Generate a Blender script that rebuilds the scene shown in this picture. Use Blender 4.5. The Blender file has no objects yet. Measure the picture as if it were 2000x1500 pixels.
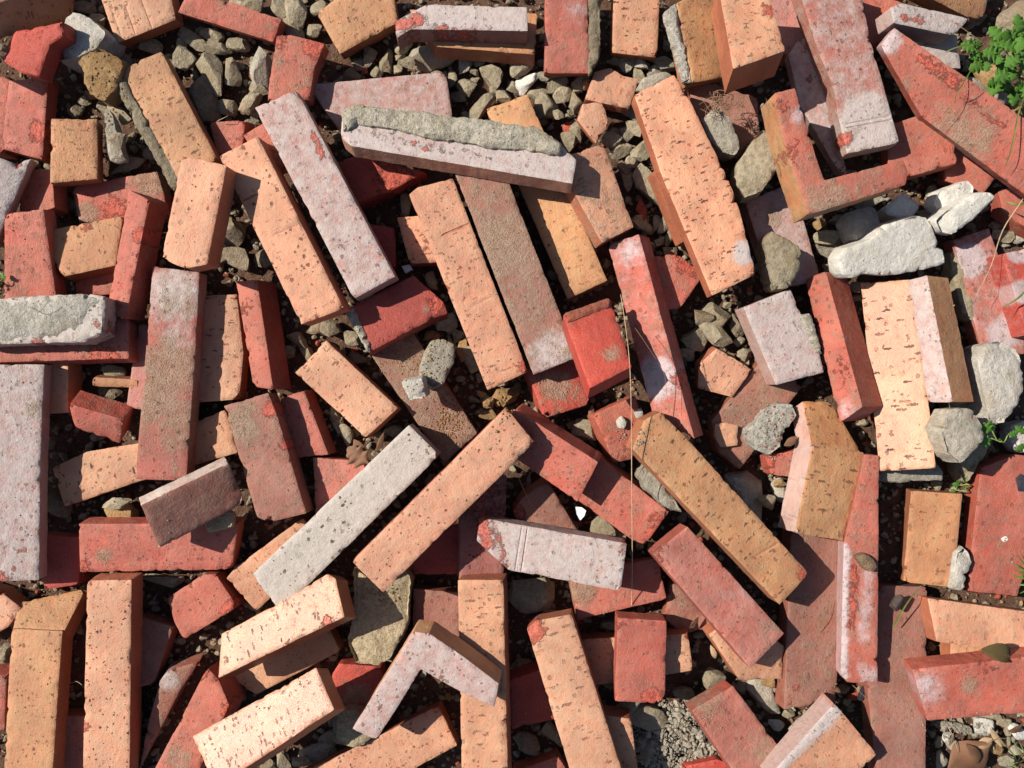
import bpy, bmesh, math, random
from math import radians, sin, cos, pi
from mathutils import Vector, Matrix, noise
from mathutils.geometry import delaunay_2d_cdt

scene = bpy.context.scene
COL = scene.collection
MM = 0.001

# ------------------------------------------------------------------ camera
cam_data = bpy.data.cameras.new('camera')
cam_data.sensor_width = 36.0
cam_data.lens = 36.0 * 1700 / 2000
cam_data.clip_start = 0.02
cam_data.clip_end = 60
cam = bpy.data.objects.new('camera', cam_data)
cam.location = (0, 0, 1.0)
COL.objects.link(cam)
scene.camera = cam

# ------------------------------------------------------------------ daylight
TO_SUN = Vector((-.70, .21, .68)).normalized()
world = bpy.data.worlds.new('World')
scene.world = world
world.use_nodes = True
wn = world.node_tree.nodes
wl = world.node_tree.links
bg = wn['Background']
sky = wn.new('ShaderNodeTexSky')
sky.sky_type = 'NISHITA'
sky.sun_disc = False
sky.sun_elevation = math.asin(TO_SUN.z)
sky.sun_rotation = math.atan2(TO_SUN.x, TO_SUN.y)
wl.new(sky.outputs[0], bg.inputs[0])
bg.inputs[1].default_value = 0.065
sun_data = bpy.data.lights.new('sun', 'SUN')
sun_data.energy = 5.0
sun_data.angle = radians(.5)
sun_data.color = (1.0, .93, .83)
sun = bpy.data.objects.new('sun', sun_data)
sun.rotation_euler = TO_SUN.to_track_quat('Z', 'Y').to_euler()
COL.objects.link(sun)
scene.view_settings.view_transform = 'Standard'
scene.view_settings.look = 'None'
scene.view_settings.gamma = 1
scene.view_settings.exposure = 0.6
scene.view_settings.use_curve_mapping = False

# ------------------------------------------------------------------ node helper
class NT:
    def __init__(self, name):
        self.m = bpy.data.materials.new(name)
        self.m.use_nodes = True
        self.t = self.m.node_tree
        self.n = self.t.nodes
        self.bsdf = self.n['Principled BSDF']
    def lk(self, a, b):
        if isinstance(a, (int, float)):
            b.default_value = a
        elif isinstance(a, tuple):
            b.default_value = a if len(b.default_value) == len(a) else (*a, 1)
        else:
            self.t.links.new(a, b)
    def math(self, op, a, b=0.0, c=None, clamp=False):
        n = self.n.new('ShaderNodeMath'); n.operation = op; n.use_clamp = clamp
        self.lk(a, n.inputs[0]); self.lk(b, n.inputs[1])
        if c is not None: self.lk(c, n.inputs[2])
        return n.outputs[0]
    def vmath(self, op, a, b):
        n = self.n.new('ShaderNodeVectorMath'); n.operation = op
        self.lk(a, n.inputs[0]); self.lk(b, n.inputs[1])
        return n.outputs[0]
    def mix(self, f, a, b, blend='MIX'):
        n = self.n.new('ShaderNodeMix'); n.data_type = 'RGBA'; n.blend_type = blend
        self.lk(f, n.inputs[0]); self.lk(a, n.inputs[6]); self.lk(b, n.inputs[7])
        return n.outputs[2]
    def noise(self, vec, scale, detail=3, rough=.55, dist=0.0):
        n = self.n.new('ShaderNodeTexNoise')
        self.lk(vec, n.inputs['Vector']); n.inputs['Scale'].default_value = scale
        n.inputs['Detail'].default_value = detail; n.inputs['Roughness'].default_value = rough
        n.inputs['Distortion'].default_value = dist
        return n.outputs['Fac'], n.outputs['Color']
    def voro(self, vec, scale, rnd=1.0):
        n = self.n.new('ShaderNodeTexVoronoi'); self.lk(vec, n.inputs['Vector'])
        n.inputs['Scale'].default_value = scale; n.inputs['Randomness'].default_value = rnd
        return n.outputs['Distance'], n.outputs['Color']
    def ramp(self, v, a, b, smooth=True):
        n = self.n.new('ShaderNodeMapRange'); n.interpolation_type = 'SMOOTHSTEP' if smooth else 'LINEAR'
        self.lk(v, n.inputs[0]); n.inputs[1].default_value = a; n.inputs[2].default_value = b
        return n.outputs[0]
    def attr(self, name, kind='GEOMETRY'):
        n = self.n.new('ShaderNodeAttribute'); n.attribute_type = kind; n.attribute_name = name
        return n
    def coords(self):
        tc = self.n.new('ShaderNodeTexCoord')
        oi = self.n.new('ShaderNodeObjectInfo')
        mm = self.vmath('MULTIPLY', tc.outputs['Object'], (1000., 1000., 1000.))
        off = self.math('MULTIPLY', oi.outputs['Random'], 3000.0)
        cb = self.n.new('ShaderNodeCombineXYZ'); self.lk(off, cb.inputs[0]); self.lk(off, cb.inputs[1]); self.lk(off, cb.inputs[2])
        return self.vmath('ADD', mm, cb.outputs[0]), tc, oi
    def bump(self, h, strength, dist):
        n = self.n.new('ShaderNodeBump'); n.inputs['Strength'].default_value = strength
        n.inputs['Distance'].default_value = dist
        self.lk(h, n.inputs['Height'])
        return n.outputs[0]

def brick_material():
    k = NT('fired_brick')
    P, tc, oi = k.coords()
    O = lambda n: k.attr(n, 'OBJECT').outputs['Fac']
    OV = lambda n: k.attr(n, 'OBJECT').outputs['Color']
    A = lambda n: k.attr(n).outputs['Fac']
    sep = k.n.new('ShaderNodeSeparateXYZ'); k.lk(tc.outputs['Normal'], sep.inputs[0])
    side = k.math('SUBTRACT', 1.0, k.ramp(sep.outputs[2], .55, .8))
    big, bigc = k.noise(P, .022, 2, .5)
    mid, _ = k.noise(P, .09, 4, .6)
    blot, _ = k.noise(P, .085, 8, .76, .15)
    blot2, _ = k.noise(k.vmath('ADD', P, (333., 71., 19.)), .07, 7, .74, .1)
    blot3, _ = k.noise(k.vmath('ADD', P, (77., 571., 191.)), .12, 5, .7, .5)
    fine, _ = k.noise(P, .55, 4, .65)
    grain, _ = k.noise(P, 1.6, 2, .6)
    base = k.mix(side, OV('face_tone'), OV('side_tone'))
    # firing variation
    v1 = k.mix(k.ramp(big, .35, .68), (.86, .84, .84), (1.10, 1.14, 1.16))
    base = k.mix(1.0, base, v1, 'MULTIPLY')
    hue = k.mix(k.ramp(mid, .3, .7), (1.05, .90, .84), (.96, 1.05, 1.08))
    base = k.mix(.8, base, hue, 'MULTIPLY')
    hot = k.math('MULTIPLY', k.ramp(k.noise(k.vmath('ADD', P, (211., 93., 55.)), .03, 6, .68)[0], .44, .66), O('hot'))
    base = k.mix(hot, base, k.mix(1.0, base, (1.10, .56, .44), 'MULTIPLY'))
    grime = k.ramp(k.noise(k.vmath('ADD', P, (811., 43., 5.)), .035, 7, .72)[0], .50, .74)
    base = k.mix(k.math('MULTIPLY', grime, .55), base, k.mix(1.0, base, (.62, .54, .50), 'MULTIPLY'))
    # whitewash / lime
    wtot = k.math('ADD', k.math('MULTIPLY', O('wash'), 1.0), A('wash'))
    wm = k.ramp(k.math('ADD', wtot, k.math('MULTIPLY', k.math('SUBTRACT', blot, .5), 1.5)), .18, .86)
    wm = k.math('MULTIPLY', wm, k.math('SUBTRACT', 1.0, k.math('MULTIPLY', side, k.math('SUBTRACT', 1.0, O('swash')))))
    wcol = k.mix(k.ramp(blot3, .3, .7), OV('wash_tone'), k.mix(1.0, OV('wash_tone'), (1.12, 1.14, 1.16), 'MULTIPLY'))
    wcol = k.mix(k.ramp(fine, .3, .75), k.mix(1.0, wcol, (.86, .80, .80), 'MULTIPLY'), wcol)
    col = k.mix(k.math('MULTIPLY', wm, .93), base, wcol)
    # dust and dried mortar film
    dtot = k.math('ADD', k.math('MULTIPLY', O('dirt'), .8), A('dirt'))
    dm = k.ramp(k.math('ADD', dtot, k.math('MULTIPLY', k.math('SUBTRACT', blot2, .5), 2.6)), .30, 1.0)
    dm = k.math('MULTIPLY', dm, k.ramp(fine, .22, .5))
    dcol = k.mix(k.ramp(blot3, .35, .65), (.245, .165, .100), (.335, .25, .175))
    col = k.mix(k.math('MULTIPLY', dm, .78), col, dcol)
    # freshly broken clay
    raw_gate = k.ramp(A('raw'), .03, .25)
    rm = k.ramp(k.math('ADD', A('raw'), k.math('MULTIPLY', k.math('SUBTRACT', k.math('ADD', k.math('MULTIPLY', blot, .5), k.math('MULTIPLY', blot3, .5)), .5), 4.2)), .50, .82)
    rcol = k.mix(k.ramp(fine, .3, .7), (.31, .038, .020), (.46, .088, .048))
    rm = k.math('MULTIPLY', rm, raw_gate)
    col = k.mix(k.math('MULTIPLY', rm, .88), col, rcol)
    # drag marks (wire cut): ragged slits across the length
    warp = k.vmath('ADD', P, k.vmath('MULTIPLY', k.vmath('SUBTRACT', k.noise(P, .45, 3, .6)[1], (.5, .5, .5)), (5.5, 5.5, 0.)))
    s1 = k.vmath('MULTIPLY', warp, (.105, .062, .01))
    psc = k.math('ADD', .72, k.math('MULTIPLY', oi.outputs['Random'], .62))
    cpsc = k.n.new('ShaderNodeCombineXYZ'); k.lk(psc, cpsc.inputs[0]); k.lk(psc, cpsc.inputs[1]); k.lk(psc, cpsc.inputs[2])
    warp = k.vmath('MULTIPLY', warp, cpsc.outputs[0])
    # slits: narrow along x, long along y
    d1, c1 = k.voro(k.vmath('MULTIPLY', warp, (.30, .075, .02)), 1.0)
    sc = k.n.new('ShaderNodeSeparateColor'); k.lk(c1, sc.inputs[0])
    thr = k.math('MULTIPLY', k.ramp(sc.outputs[0], .42, 1.0, False), .36)
    slit = k.ramp(k.math('SUBTRACT', thr, d1), 0.0, .05)
    d2, c2 = k.voro(k.vmath('MULTIPLY', warp, (.17, .20, .1)), 1.0)
    sc2 = k.n.new('ShaderNodeSeparateColor'); k.lk(c2, sc2.inputs[0])
    thr2 = k.math('MULTIPLY', k.ramp(sc2.outputs[1], .42, 1.0, False), .37)
    dot = k.ramp(k.math('SUBTRACT', thr2, d2), 0.0, .06)
    clus = k.ramp(k.noise(k.vmath('ADD', P, (19., 301., 7.)), .045, 2)[0], .34, .58)
    slit = k.math('MULTIPLY', slit, k.math('SUBTRACT', 1.0, O('dots')))
    pit = k.math('MAXIMUM', slit, k.math('MULTIPLY', dot, k.math('ADD', .55, k.math('MULTIPLY', O('dots'), .45))))
    pit = k.math('MULTIPLY', k.math('MULTIPLY', pit, O('pits')), k.math('ADD', .25, k.math('MULTIPLY', clus, .75)))
    pit = k.math('MULTIPLY', pit, k.math('SUBTRACT', 1.0, k.math('MULTIPLY', side, .85)))
    pcol = k.mix(1.0, col, (.17, .075, .055), 'MULTIPLY')
    col = k.mix(k.math('MULTIPLY', pit, .95), col, pcol)
    # specks
    col = k.mix(k.math('MULTIPLY', k.ramp(grain, .60, .74), .4), col, k.mix(1.0, col, (.55, .5, .48), 'MULTIPLY'))
    col = k.mix(k.math('MULTIPLY', k.ramp(grain, .42, .28), .34), col, (.55, .48, .42))
    k.lk(col, k.bsdf.inputs['Base Color'])
    rough = k.math('SUBTRACT', .74, k.math('MULTIPLY', O('gloss'), .36))
    rough = k.math('ADD', rough, k.math('MULTIPLY', k.math('SUBTRACT', mid, .5), .3))
    rough = k.math('ADD', rough, k.math('MULTIPLY', k.math('MAXIMUM', dm, pit), .2), clamp=True)
    k.lk(rough, k.bsdf.inputs['Roughness'])
    k.lk(k.math('ADD', .5, k.math('MULTIPLY', O('gloss'), .35), clamp=True), k.bsdf.inputs['Specular IOR Level'])
    h = k.math('MULTIPLY', mid, 1.1)
    h = k.math('ADD', h, k.math('MULTIPLY', fine, .42))
    h = k.math('ADD', h, k.math('MULTIPLY', grain, .14))
    h = k.math('ADD', h, k.math('MULTIPLY', dm, k.math('MULTIPLY', fine, .9)))
    h = k.math('ADD', h, k.math('MULTIPLY', rm, k.math('MULTIPLY', mid, 2.2)))
    h = k.math('ADD', h, k.math('MULTIPLY', wm, .25))
    h = k.math('SUBTRACT', h, k.math('MULTIPLY', pit, 2.4))
    k.lk(k.bump(h, 1.0, .0015), k.bsdf.inputs['Normal'])
    return k.m

def stone_material(name, c_lo, c_hi, c_stain, grain_amt=1.0, bump=.0012):
    k = NT(name)
    P, tc, oi = k.coords()
    big, _ = k.noise(P, .04, 3, .6)
    mid, _ = k.noise(P, .16, 5, .65)
    fine, _ = k.noise(P, .7, 4, .7)
    gd, gc = k.voro(P, .55)
    col = k.mix(k.ramp(mid, .3, .7), c_lo, c_hi)
    col = k.mix(k.math('MULTIPLY', k.ramp(big, .5, .68), .75), col, c_stain)
    tone = k.mix(oi.outputs['Random'], (.84, .83, .80), (1.14, 1.12, 1.10))
    col = k.mix(1.0, col, tone, 'MULTIPLY')
    g = k.n.new('ShaderNodeSeparateColor'); k.lk(gc, g.inputs[0])
    gm = k.math('MULTIPLY', k.ramp(k.math('SUBTRACT', k.math('MULTIPLY', g.outputs[0], .5), gd), .0, .12), .45 * grain_amt)
    col = k.mix(gm, col, k.mix(k.ramp(g.outputs[1], .5, .6), (.10, .085, .06), k.mix(1.0, col, (1.5, 1.5, 1.5), 'MULTIPLY')))
    col = k.mix(k.math('MULTIPLY', k.ramp(fine, .55, .75), .45), col, k.mix(1.0, col, (.42, .39, .34), 'MULTIPLY'))
    k.lk(col, k.bsdf.inputs['Base Color'])
    k.bsdf.inputs['Roughness'].default_value = .9
    k.bsdf.inputs['Specular IOR Level'].default_value = .3
    h = k.math('ADD', k.math('MULTIPLY', mid, 1.9), k.math('MULTIPLY', fine, 1.25))
    h = k.math('ADD', h, k.math('MULTIPLY', big, 2.0))
    k.lk(k.bump(h, 1.0, bump), k.bsdf.inputs['Normal'])
    return k.m

def simple_material(name, c1, c2, scale=.3, rough=.6, trans=0.0, bump=.0004):
    k = NT(name)
    P, tc, oi = k.coords()
    a, _ = k.noise(P, scale, 4, .6)
    col = k.mix(k.ramp(a, .3, .7), c1, c2)
    k.lk(col, k.bsdf.inputs['Base Color'])
    k.bsdf.inputs['Roughness'].default_value = rough
    k.lk(k.bump(a, 1.0, bump), k.bsdf.inputs['Normal'])
    if trans:
        tr = k.n.new('ShaderNodeBsdfTranslucent'); k.lk(col, tr.inputs[0])
        mx = k.n.new('ShaderNodeMixShader'); mx.inputs[0].default_value = trans
        out = k.n['Material Output']
        k.t.links.new(k.bsdf.outputs[0], mx.inputs[1]); k.t.links.new(tr.outputs[0], mx.inputs[2])
        k.t.links.new(mx.outputs[0], out.inputs[0])
    return k.m

M_BRICK = brick_material()
SM = {
    'olive': stone_material('olive_stone', (.205, .172, .116), (.345, .298, .212), (.25, .195, .12)),
    'dark': stone_material('brown_grey_stone', (.16, .126, .084), (.28, .230, .162), (.20, .14, .08)),  # olive stone again, with the shade of the gaps put into its colour
    'grey': stone_material('grey_stone', (.25, .225, .178), (.38, .35, .288), (.26, .215, .155)),
    'palegrey': stone_material('pale_grey_stone', (.34, .315, .275), (.47, .445, .40), (.26, .225, .17)),
    'pale': stone_material('pale_stone', (.24, .215, .165), (.37, .335, .275), (.23, .19, .13)),
    'white': stone_material('white_mortar_stone', (.47, .45, .41), (.60, .58, .53), (.46, .43, .37), .4, .0008),
    'tan': stone_material('tan_clay_stone', (.21, .13, .055), (.36, .23, .11), (.26, .145, .06)),
    'clay': stone_material('sandy_mortar', (.27, .215, .135), (.43, .355, .235), (.31, .245, .15), 1.4, .0018),
    'brown': stone_material('brown_pebble', (.13, .085, .05), (.21, .145, .09), (.15, .09, .05)),
    'redbit': stone_material('red_clay_bit', (.26, .05, .03), (.40, .10, .06), (.30, .07, .04), .4),
    'greymortar': stone_material('grey_mortar', (.26, .235, .18), (.46, .425, .35), (.30, .26, .18), 1.3, .0022),
    'dirtmortar': stone_material('dirty_mortar', (.15, .125, .08), (.27, .23, .165), (.18, .14, .085), 1.2, .0020),
    'whitemortar': stone_material('white_mortar_crust', (.36, .335, .29), (.56, .53, .47), (.34, .30, .24), 1.2, .0022),
    'redrim': stone_material('red_rim_clay', (.20, .05, .03), (.30, .11, .07), (.22, .07, .045), .4),
    'soil': stone_material('dark_soil', (.085, .045, .028), (.16, .092, .060), (.13, .058, .034), 1.0, .003),
}
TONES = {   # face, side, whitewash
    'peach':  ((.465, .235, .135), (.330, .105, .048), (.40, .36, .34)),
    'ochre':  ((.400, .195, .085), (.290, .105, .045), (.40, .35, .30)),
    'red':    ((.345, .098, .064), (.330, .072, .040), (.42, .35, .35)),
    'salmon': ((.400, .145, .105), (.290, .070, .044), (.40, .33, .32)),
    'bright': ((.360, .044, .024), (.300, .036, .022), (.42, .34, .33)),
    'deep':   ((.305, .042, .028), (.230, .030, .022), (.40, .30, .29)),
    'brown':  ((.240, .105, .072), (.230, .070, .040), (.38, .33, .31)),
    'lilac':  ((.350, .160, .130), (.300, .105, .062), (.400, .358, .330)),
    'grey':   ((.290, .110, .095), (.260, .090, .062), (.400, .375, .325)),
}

# ------------------------------------------------------------------ mesh helpers
def tag(o, label=None, cat=None, group=None, kind=None):
    if label: o['label'] = label
    if cat: o['category'] = cat
    if group: o['group'] = group
    if kind: o['kind'] = kind
    return o

def link(name, me, mat, parent=None):
    o = bpy.data.objects.new(name, me); COL.objects.link(o)
    if mat: me.materials.append(mat)
    if parent: o.parent = parent
    return o

def resample(poly, step, corner):
    pts = []
    n = len(poly)
    for i in range(n):
        a = Vector(poly[i - 1]); b = Vector(poly[i]); c = Vector(poly[(i + 1) % n])
        e1 = (a - b); e2 = (c - b)
        r = min(corner, e1.length * .3, e2.length * .3)
        p1 = b + e1.normalized() * r; p2 = b + e2.normalized() * r
        pts.append(p1); pts.append((p1 + p2) * .5 * .45 + b * .55); pts.append(p2)
        L = (c - b).length - 2 * r
        nx = b if False else None
        end = c + (b - c).normalized() * min(corner, e2.length * .3)
        m = max(1, int((end - p2).length / step))
        for k in range(1, m):
            pts.append(p2.lerp(end, k / m))
    return pts

def slab_mesh(name, poly, T, seed, bevel=1.3, jit=.45, relief=.25, chips=1.0, spots=(), step=3.4, grid=4.6, dome=0.0, corner=1.6, mid_bulge=0.0, fixed_raw=0.0, grooves=(), facets=0):
    """a solid with the outline poly (mm, local xy), top near z=0, bottom at -T, worn and chipped edges"""
    rnd = random.Random(seed)
    so = Vector((seed * 13.7 % 997, seed * 7.3 % 883, seed * 3.1 % 761))
    area = sum(poly[i - 1][0] * poly[i][1] - poly[i][0] * poly[i - 1][1] for i in range(len(poly)))
    if area < 0: poly = poly[::-1]
    pts = resample(poly, step, corner)
    n = len(pts)
    nor = []
    for i in range(n):
        t = (pts[(i + 1) % n] - pts[i - 1]); t = t.normalized() if t.length > 1e-6 else Vector((1, 0))
        nor.append(Vector((t.y, -t.x)))
    per = [0.0]
    for i in range(1, n): per.append(per[-1] + (pts[i] - pts[i - 1]).length)
    total = per[-1] + (pts[0] - pts[-1]).length
    ch = [0.0] * n
    for _ in range(int(total / 34 * chips + rnd.random())):
        s0 = rnd.random() * total; w = rnd.uniform(1.0, 5.5); d = rnd.uniform(.3, 1.9) * (1.5 if rnd.random() < .15 else 1)
        for i in range(n):
            ds = abs(per[i] - s0); ds = min(ds, total - ds)
            if ds < w: ch[i] = max(ch[i], d * (1 - (ds / w) ** 2) * rnd.uniform(.75, 1.1))
    for q in poly:
        if chips and rnd.random() < .38 * min(1, chips):
            q = Vector(q); i0 = min(range(n), key=lambda i: (pts[i] - q).length_squared); w = rnd.uniform(3, 9); d = rnd.uniform(1.2, 4.2)
            for i in range(n):
                ds = abs(per[i] - per[i0]); ds = min(ds, total - ds)
                if ds < w: ch[i] = max(ch[i], d * (1 - ds / w) * rnd.uniform(.25, 1.2))
    def nz(x, y, z, f): return noise.noise(Vector((x, y, z)) * f + so)
    verts = []; raw = []
    for i in range(n):
        p = pts[i]
        j = nz(p.x, p.y, 0, .03) * jit * 1.2 + nz(p.x, p.y, 5, .35) * jit
        pts[i] = p + nor[i] * j
    def zs(x, y): return nz(x, y, 0, .035) * relief * 2.2 + nz(x, y, 9, .13) * relief
    ringA = []
    for i in range(n):
        ins = bevel * (1 + .5 * nz(pts[i].x, pts[i].y, 20, .2)) + ch[i] * 1.35
        ringA.append(pts[i] - nor[i] * ins)
    # interior grid
    xs = [p.x for p in ringA]; ys = [p.y for p in ringA]
    inner = []
    y = min(ys) + grid * .5
    def inside(q):
        c = False
        for i in range(n):
            a = ringA[i]; b = ringA[i - 1]
            if (a.y > q.y) != (b.y > q.y) and q.x < (b.x - a.x) * (q.y - a.y) / (b.y - a.y) + a.x: c = not c
        return c
    while y < max(ys):
        x = min(xs) + grid * .5
        while x < max(xs):
            q = Vector((x + rnd.uniform(-.3, .3) * grid, y + rnd.uniform(-.3, .3) * grid))
            if inside(q) and min((q - a).length_squared for a in ringA) > 3.0: inner.append(q)
            x += grid
        y += grid
    gz = []
    for (x0, y0, x1, y1, dep) in grooves:
        a = Vector((x0, y0)); b_ = Vector((x1, y1)); d = (b_ - a); L = d.length; d.normalize(); nn = Vector((-d.y, d.x))
        inner = [q for q in inner if not (-1 < (q - a).dot(d) < L + 1 and abs((q - a).dot(nn)) < 2.2)]
        m = int(L / 1.6)
        for k in range(m + 1):
            for off, dz in ((-1.3, 0), (-.35, -dep), (.35, -dep * .9), (1.3, 0.05)):
                q = a + d * (L * k / m) + nn * (off + rnd.uniform(-.15, .15))
                if inside(q) and min((q - e).length_squared for e in ringA) > .5: inner.append(q); gz.append((q, dz))
    res = delaunay_2d_cdt(ringA + inner, [], [list(range(n))], 1, 1e-4)
    ov, oe, of, orig_v = res[0], res[1], res[2], res[3]
    idx = {}
    for vi, src in enumerate(orig_v):
        for s in src: idx[s] = vi
    border = [idx.get(i) for i in range(n)]
    ext = max(max(abs(p.x), abs(p.y)) for p in pts)
    fac = [(rnd.random() * 6.283, rnd.uniform(.15, .75) * ext, rnd.uniform(.18, .55)) for _ in range(facets)]
    def top_z(x, y):
        z = zs(x, y)
        for a, d, sl in fac: z = min(z, max(-(T * .6), (d - (x * cos(a) + y * sin(a))) * sl) + z * .5)
        return z
    bset = {b: i for i, b in enumerate(border) if b is not None}
    for vi, v in enumerate(ov):
        z = top_z(v.x, v.y)
        for q, dz in gz:
            if abs(q.x - v.x) < .01 and abs(q.y - v.y) < .01: z += dz
        if dome and vi not in bset:
            de = min((Vector((v.x, v.y)) - a).length for a in ringA)
            z += dome * min(1, de / 9.0) ** .6 * (1 + .8 * nz(v.x, v.y, 3, .07))
        if vi in bset: z -= .35 + ch[bset[vi]] * .25
        verts.append((v.x, v.y, z)); raw.append(min(1.2, ch[bset[vi]] * .2) if vi in bset else 0)
    faces = [tuple(f) for f in of]
    def ring(offs, zfun, rw):
        base = len(verts)
        for i in range(n):
            p = pts[i] + nor[i] * offs(i)
            verts.append((p.x, p.y, zfun(i))); raw.append(rw(i))
        return [base + i for i in range(n)]
    fB = lambda i: -ch[i] * .55
    zB = lambda i: -(bevel * (1 + .4 * nz(pts[i].x, pts[i].y, 40, .25)) + ch[i] * 1.2)
    B = ring(fB, zB, lambda i: ch[i] * .2)
    B2 = ring(lambda i: -ch[i] * .15 + .2 * nz(pts[i].x, pts[i].y, 60, .2), lambda i: -(bevel + ch[i] * 2.2 + T * .12), lambda i: ch[i] * .12)
    Cc = ring(lambda i: mid_bulge + jit * nz(pts[i].x, pts[i].y, 80, .16), lambda i: -max(T * .55, bevel + ch[i] * 2.2 + T * .2), lambda i: 0)
    Dd = ring(lambda i: jit * .8 * nz(pts[i].x, pts[i].y, 100, .2), lambda i: -(T - bevel) - (ch[i] * .6), lambda i: 0)
    E = ring(lambda i: -bevel, lambda i: -T - ch[i] * .6, lambda i: 0)
    rings = [border, B, B2, Cc, Dd, E]
    for r0, r1 in zip(rings, rings[1:]):
        for i in range(n):
            j = (i + 1) % n
            q = [r0[i], r1[i], r1[j], r0[j]]
            if None in q: continue
            q2 = []
            for v in q:
                if v not in q2: q2.append(v)
            if len(q2) > 2: faces.append(tuple(q2))
    faces.append(tuple(reversed(E)))
    me = bpy.data.meshes.new(name)
    me.from_pydata([(x * MM, y * MM, z * MM) for x, y, z in verts], [], faces)
    at = {kd: me.attributes.new(kd, 'FLOAT', 'POINT') for kd in ('raw', 'wash', 'dirt')}
    vals = {'raw': [r + fixed_raw for r in raw], 'wash': [0.0] * len(verts), 'dirt': [0.0] * len(verts)}
    for (sx, sy, sr, kd, amt) in spots:
        for i, (x, y, z) in enumerate(verts):
            d = math.hypot(x - sx, y - sy) / (sr * 1.25)
            if d < 1: vals[kd][i] = max(vals[kd][i], amt * (1 - d * d))
    for kd in at: at[kd].data.foreach_set('value', vals[kd])
    bm = bmesh.new(); bm.from_mesh(me); bmesh.ops.recalc_face_normals(bm, faces=bm.faces); bm.to_mesh(me); bm.free()
    for p in me.polygons: p.use_smooth = True
    me.set_sharp_from_angle(angle=radians(38))
    return me

def pose(o, loc, ex, n):
    ex = Vector(ex); n = Vector(n); ey = n.cross(ex)
    m = Matrix((ex, ey, n)).transposed().to_4x4()
    m.translation = Vector(loc) * MM
    o.matrix_world = m

def tone_props(o, tone, opt):
    pr = random.Random(str(opt.get('spots', '')) + tone + o.name)
    f, s, w = TONES[tone]
    if opt.get('side'): s = TONES[opt['side']][0]
    if opt.get('side_rgb'): s = opt['side_rgb']
    if opt.get('sidewash'): s = (.46, .37, .31)
    if opt.get('basered'): f = (.285, .088, .062)
    g = opt.get('mul', pr.uniform(.9, 1.06)); w1 = pr.uniform(.95, 1.05); w2 = w1 * pr.uniform(.95, 1.05)
    f = (f[0] * g, f[1] * g * w1, f[2] * g * w2); s = (s[0] * g, s[1] * g * w1, s[2] * g * w2)
    o['face_tone'] = list(f); o['side_tone'] = list(s); o['wash_tone'] = list(w)
    dflt = {'peach': 1.0, 'ochre': 1.0, 'grey': 1.0, 'lilac': .6, 'red': .5, 'salmon': .5, 'brown': .4, 'bright': .25, 'deep': .15}[tone]
    o['pits'] = float(opt.get('pits', dflt)); o['dots'] = float(opt.get('dots', pr.choice((0.0, .1, .35, .7)) if tone in ('peach', 'ochre') else .8))
    o['pits'] *= pr.uniform(.65, 1.1)
    o['wash'] = float(opt.get('wash', .05 if tone in ('red', 'salmon', 'brown') else 0.0)); o['dirt'] = float(opt.get('dirt', {'red': .46, 'salmon': .42, 'brown': .44, 'peach': .12, 'ochre': .14, 'grey': .2, 'lilac': .22, 'bright': .15, 'deep': .12}[tone]))
    o['hot'] = {'red': .5, 'salmon': .4, 'brown': .4, 'bright': .3, 'deep': .3, 'lilac': .4, 'peach': .12, 'ochre': .1, 'grey': .3}[tone]
    o['swash'] = float(opt.get('swash', .65))
    o['gloss'] = float(opt.get('gloss', .18 if tone in ('peach', 'ochre') else .05))

# ------------------------------------------------------------------ ground
def build_ground():
    bm = bmesh.new()
    N = 90
    # dense under the pile, coarse to the horizon
    vs = {}
    ax = [(-1 + 2 * i / N) for i in range(N + 1)]
    for i, a in enumerate(ax):
        for j, b_ in enumerate(ax):
            x = a * .8 if abs(a) < .97 else math.copysign(25, a); y = b_ * .62 if abs(b_) < .97 else math.copysign(25, b_)
            z = -.004 + .004 * noise.noise(Vector((x * 22, y * 22, 0))) + .002 * noise.noise(Vector((x * 90, y * 90, 4))) if abs(x) < 2 and abs(y) < 2 else -.004
            vs[i, j] = bm.verts.new((x, y, z))
    for i in range(N):
        for j in range(N):
            bm.faces.new((vs[i, j], vs[i + 1, j], vs[i + 1, j + 1], vs[i, j + 1]))
    me = bpy.data.meshes.new('ground'); bm.to_mesh(me); bm.free()
    for p in me.polygons: p.use_smooth = True
    tag(link('ground', me, SM['soil']), kind='structure')
build_ground()

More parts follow.
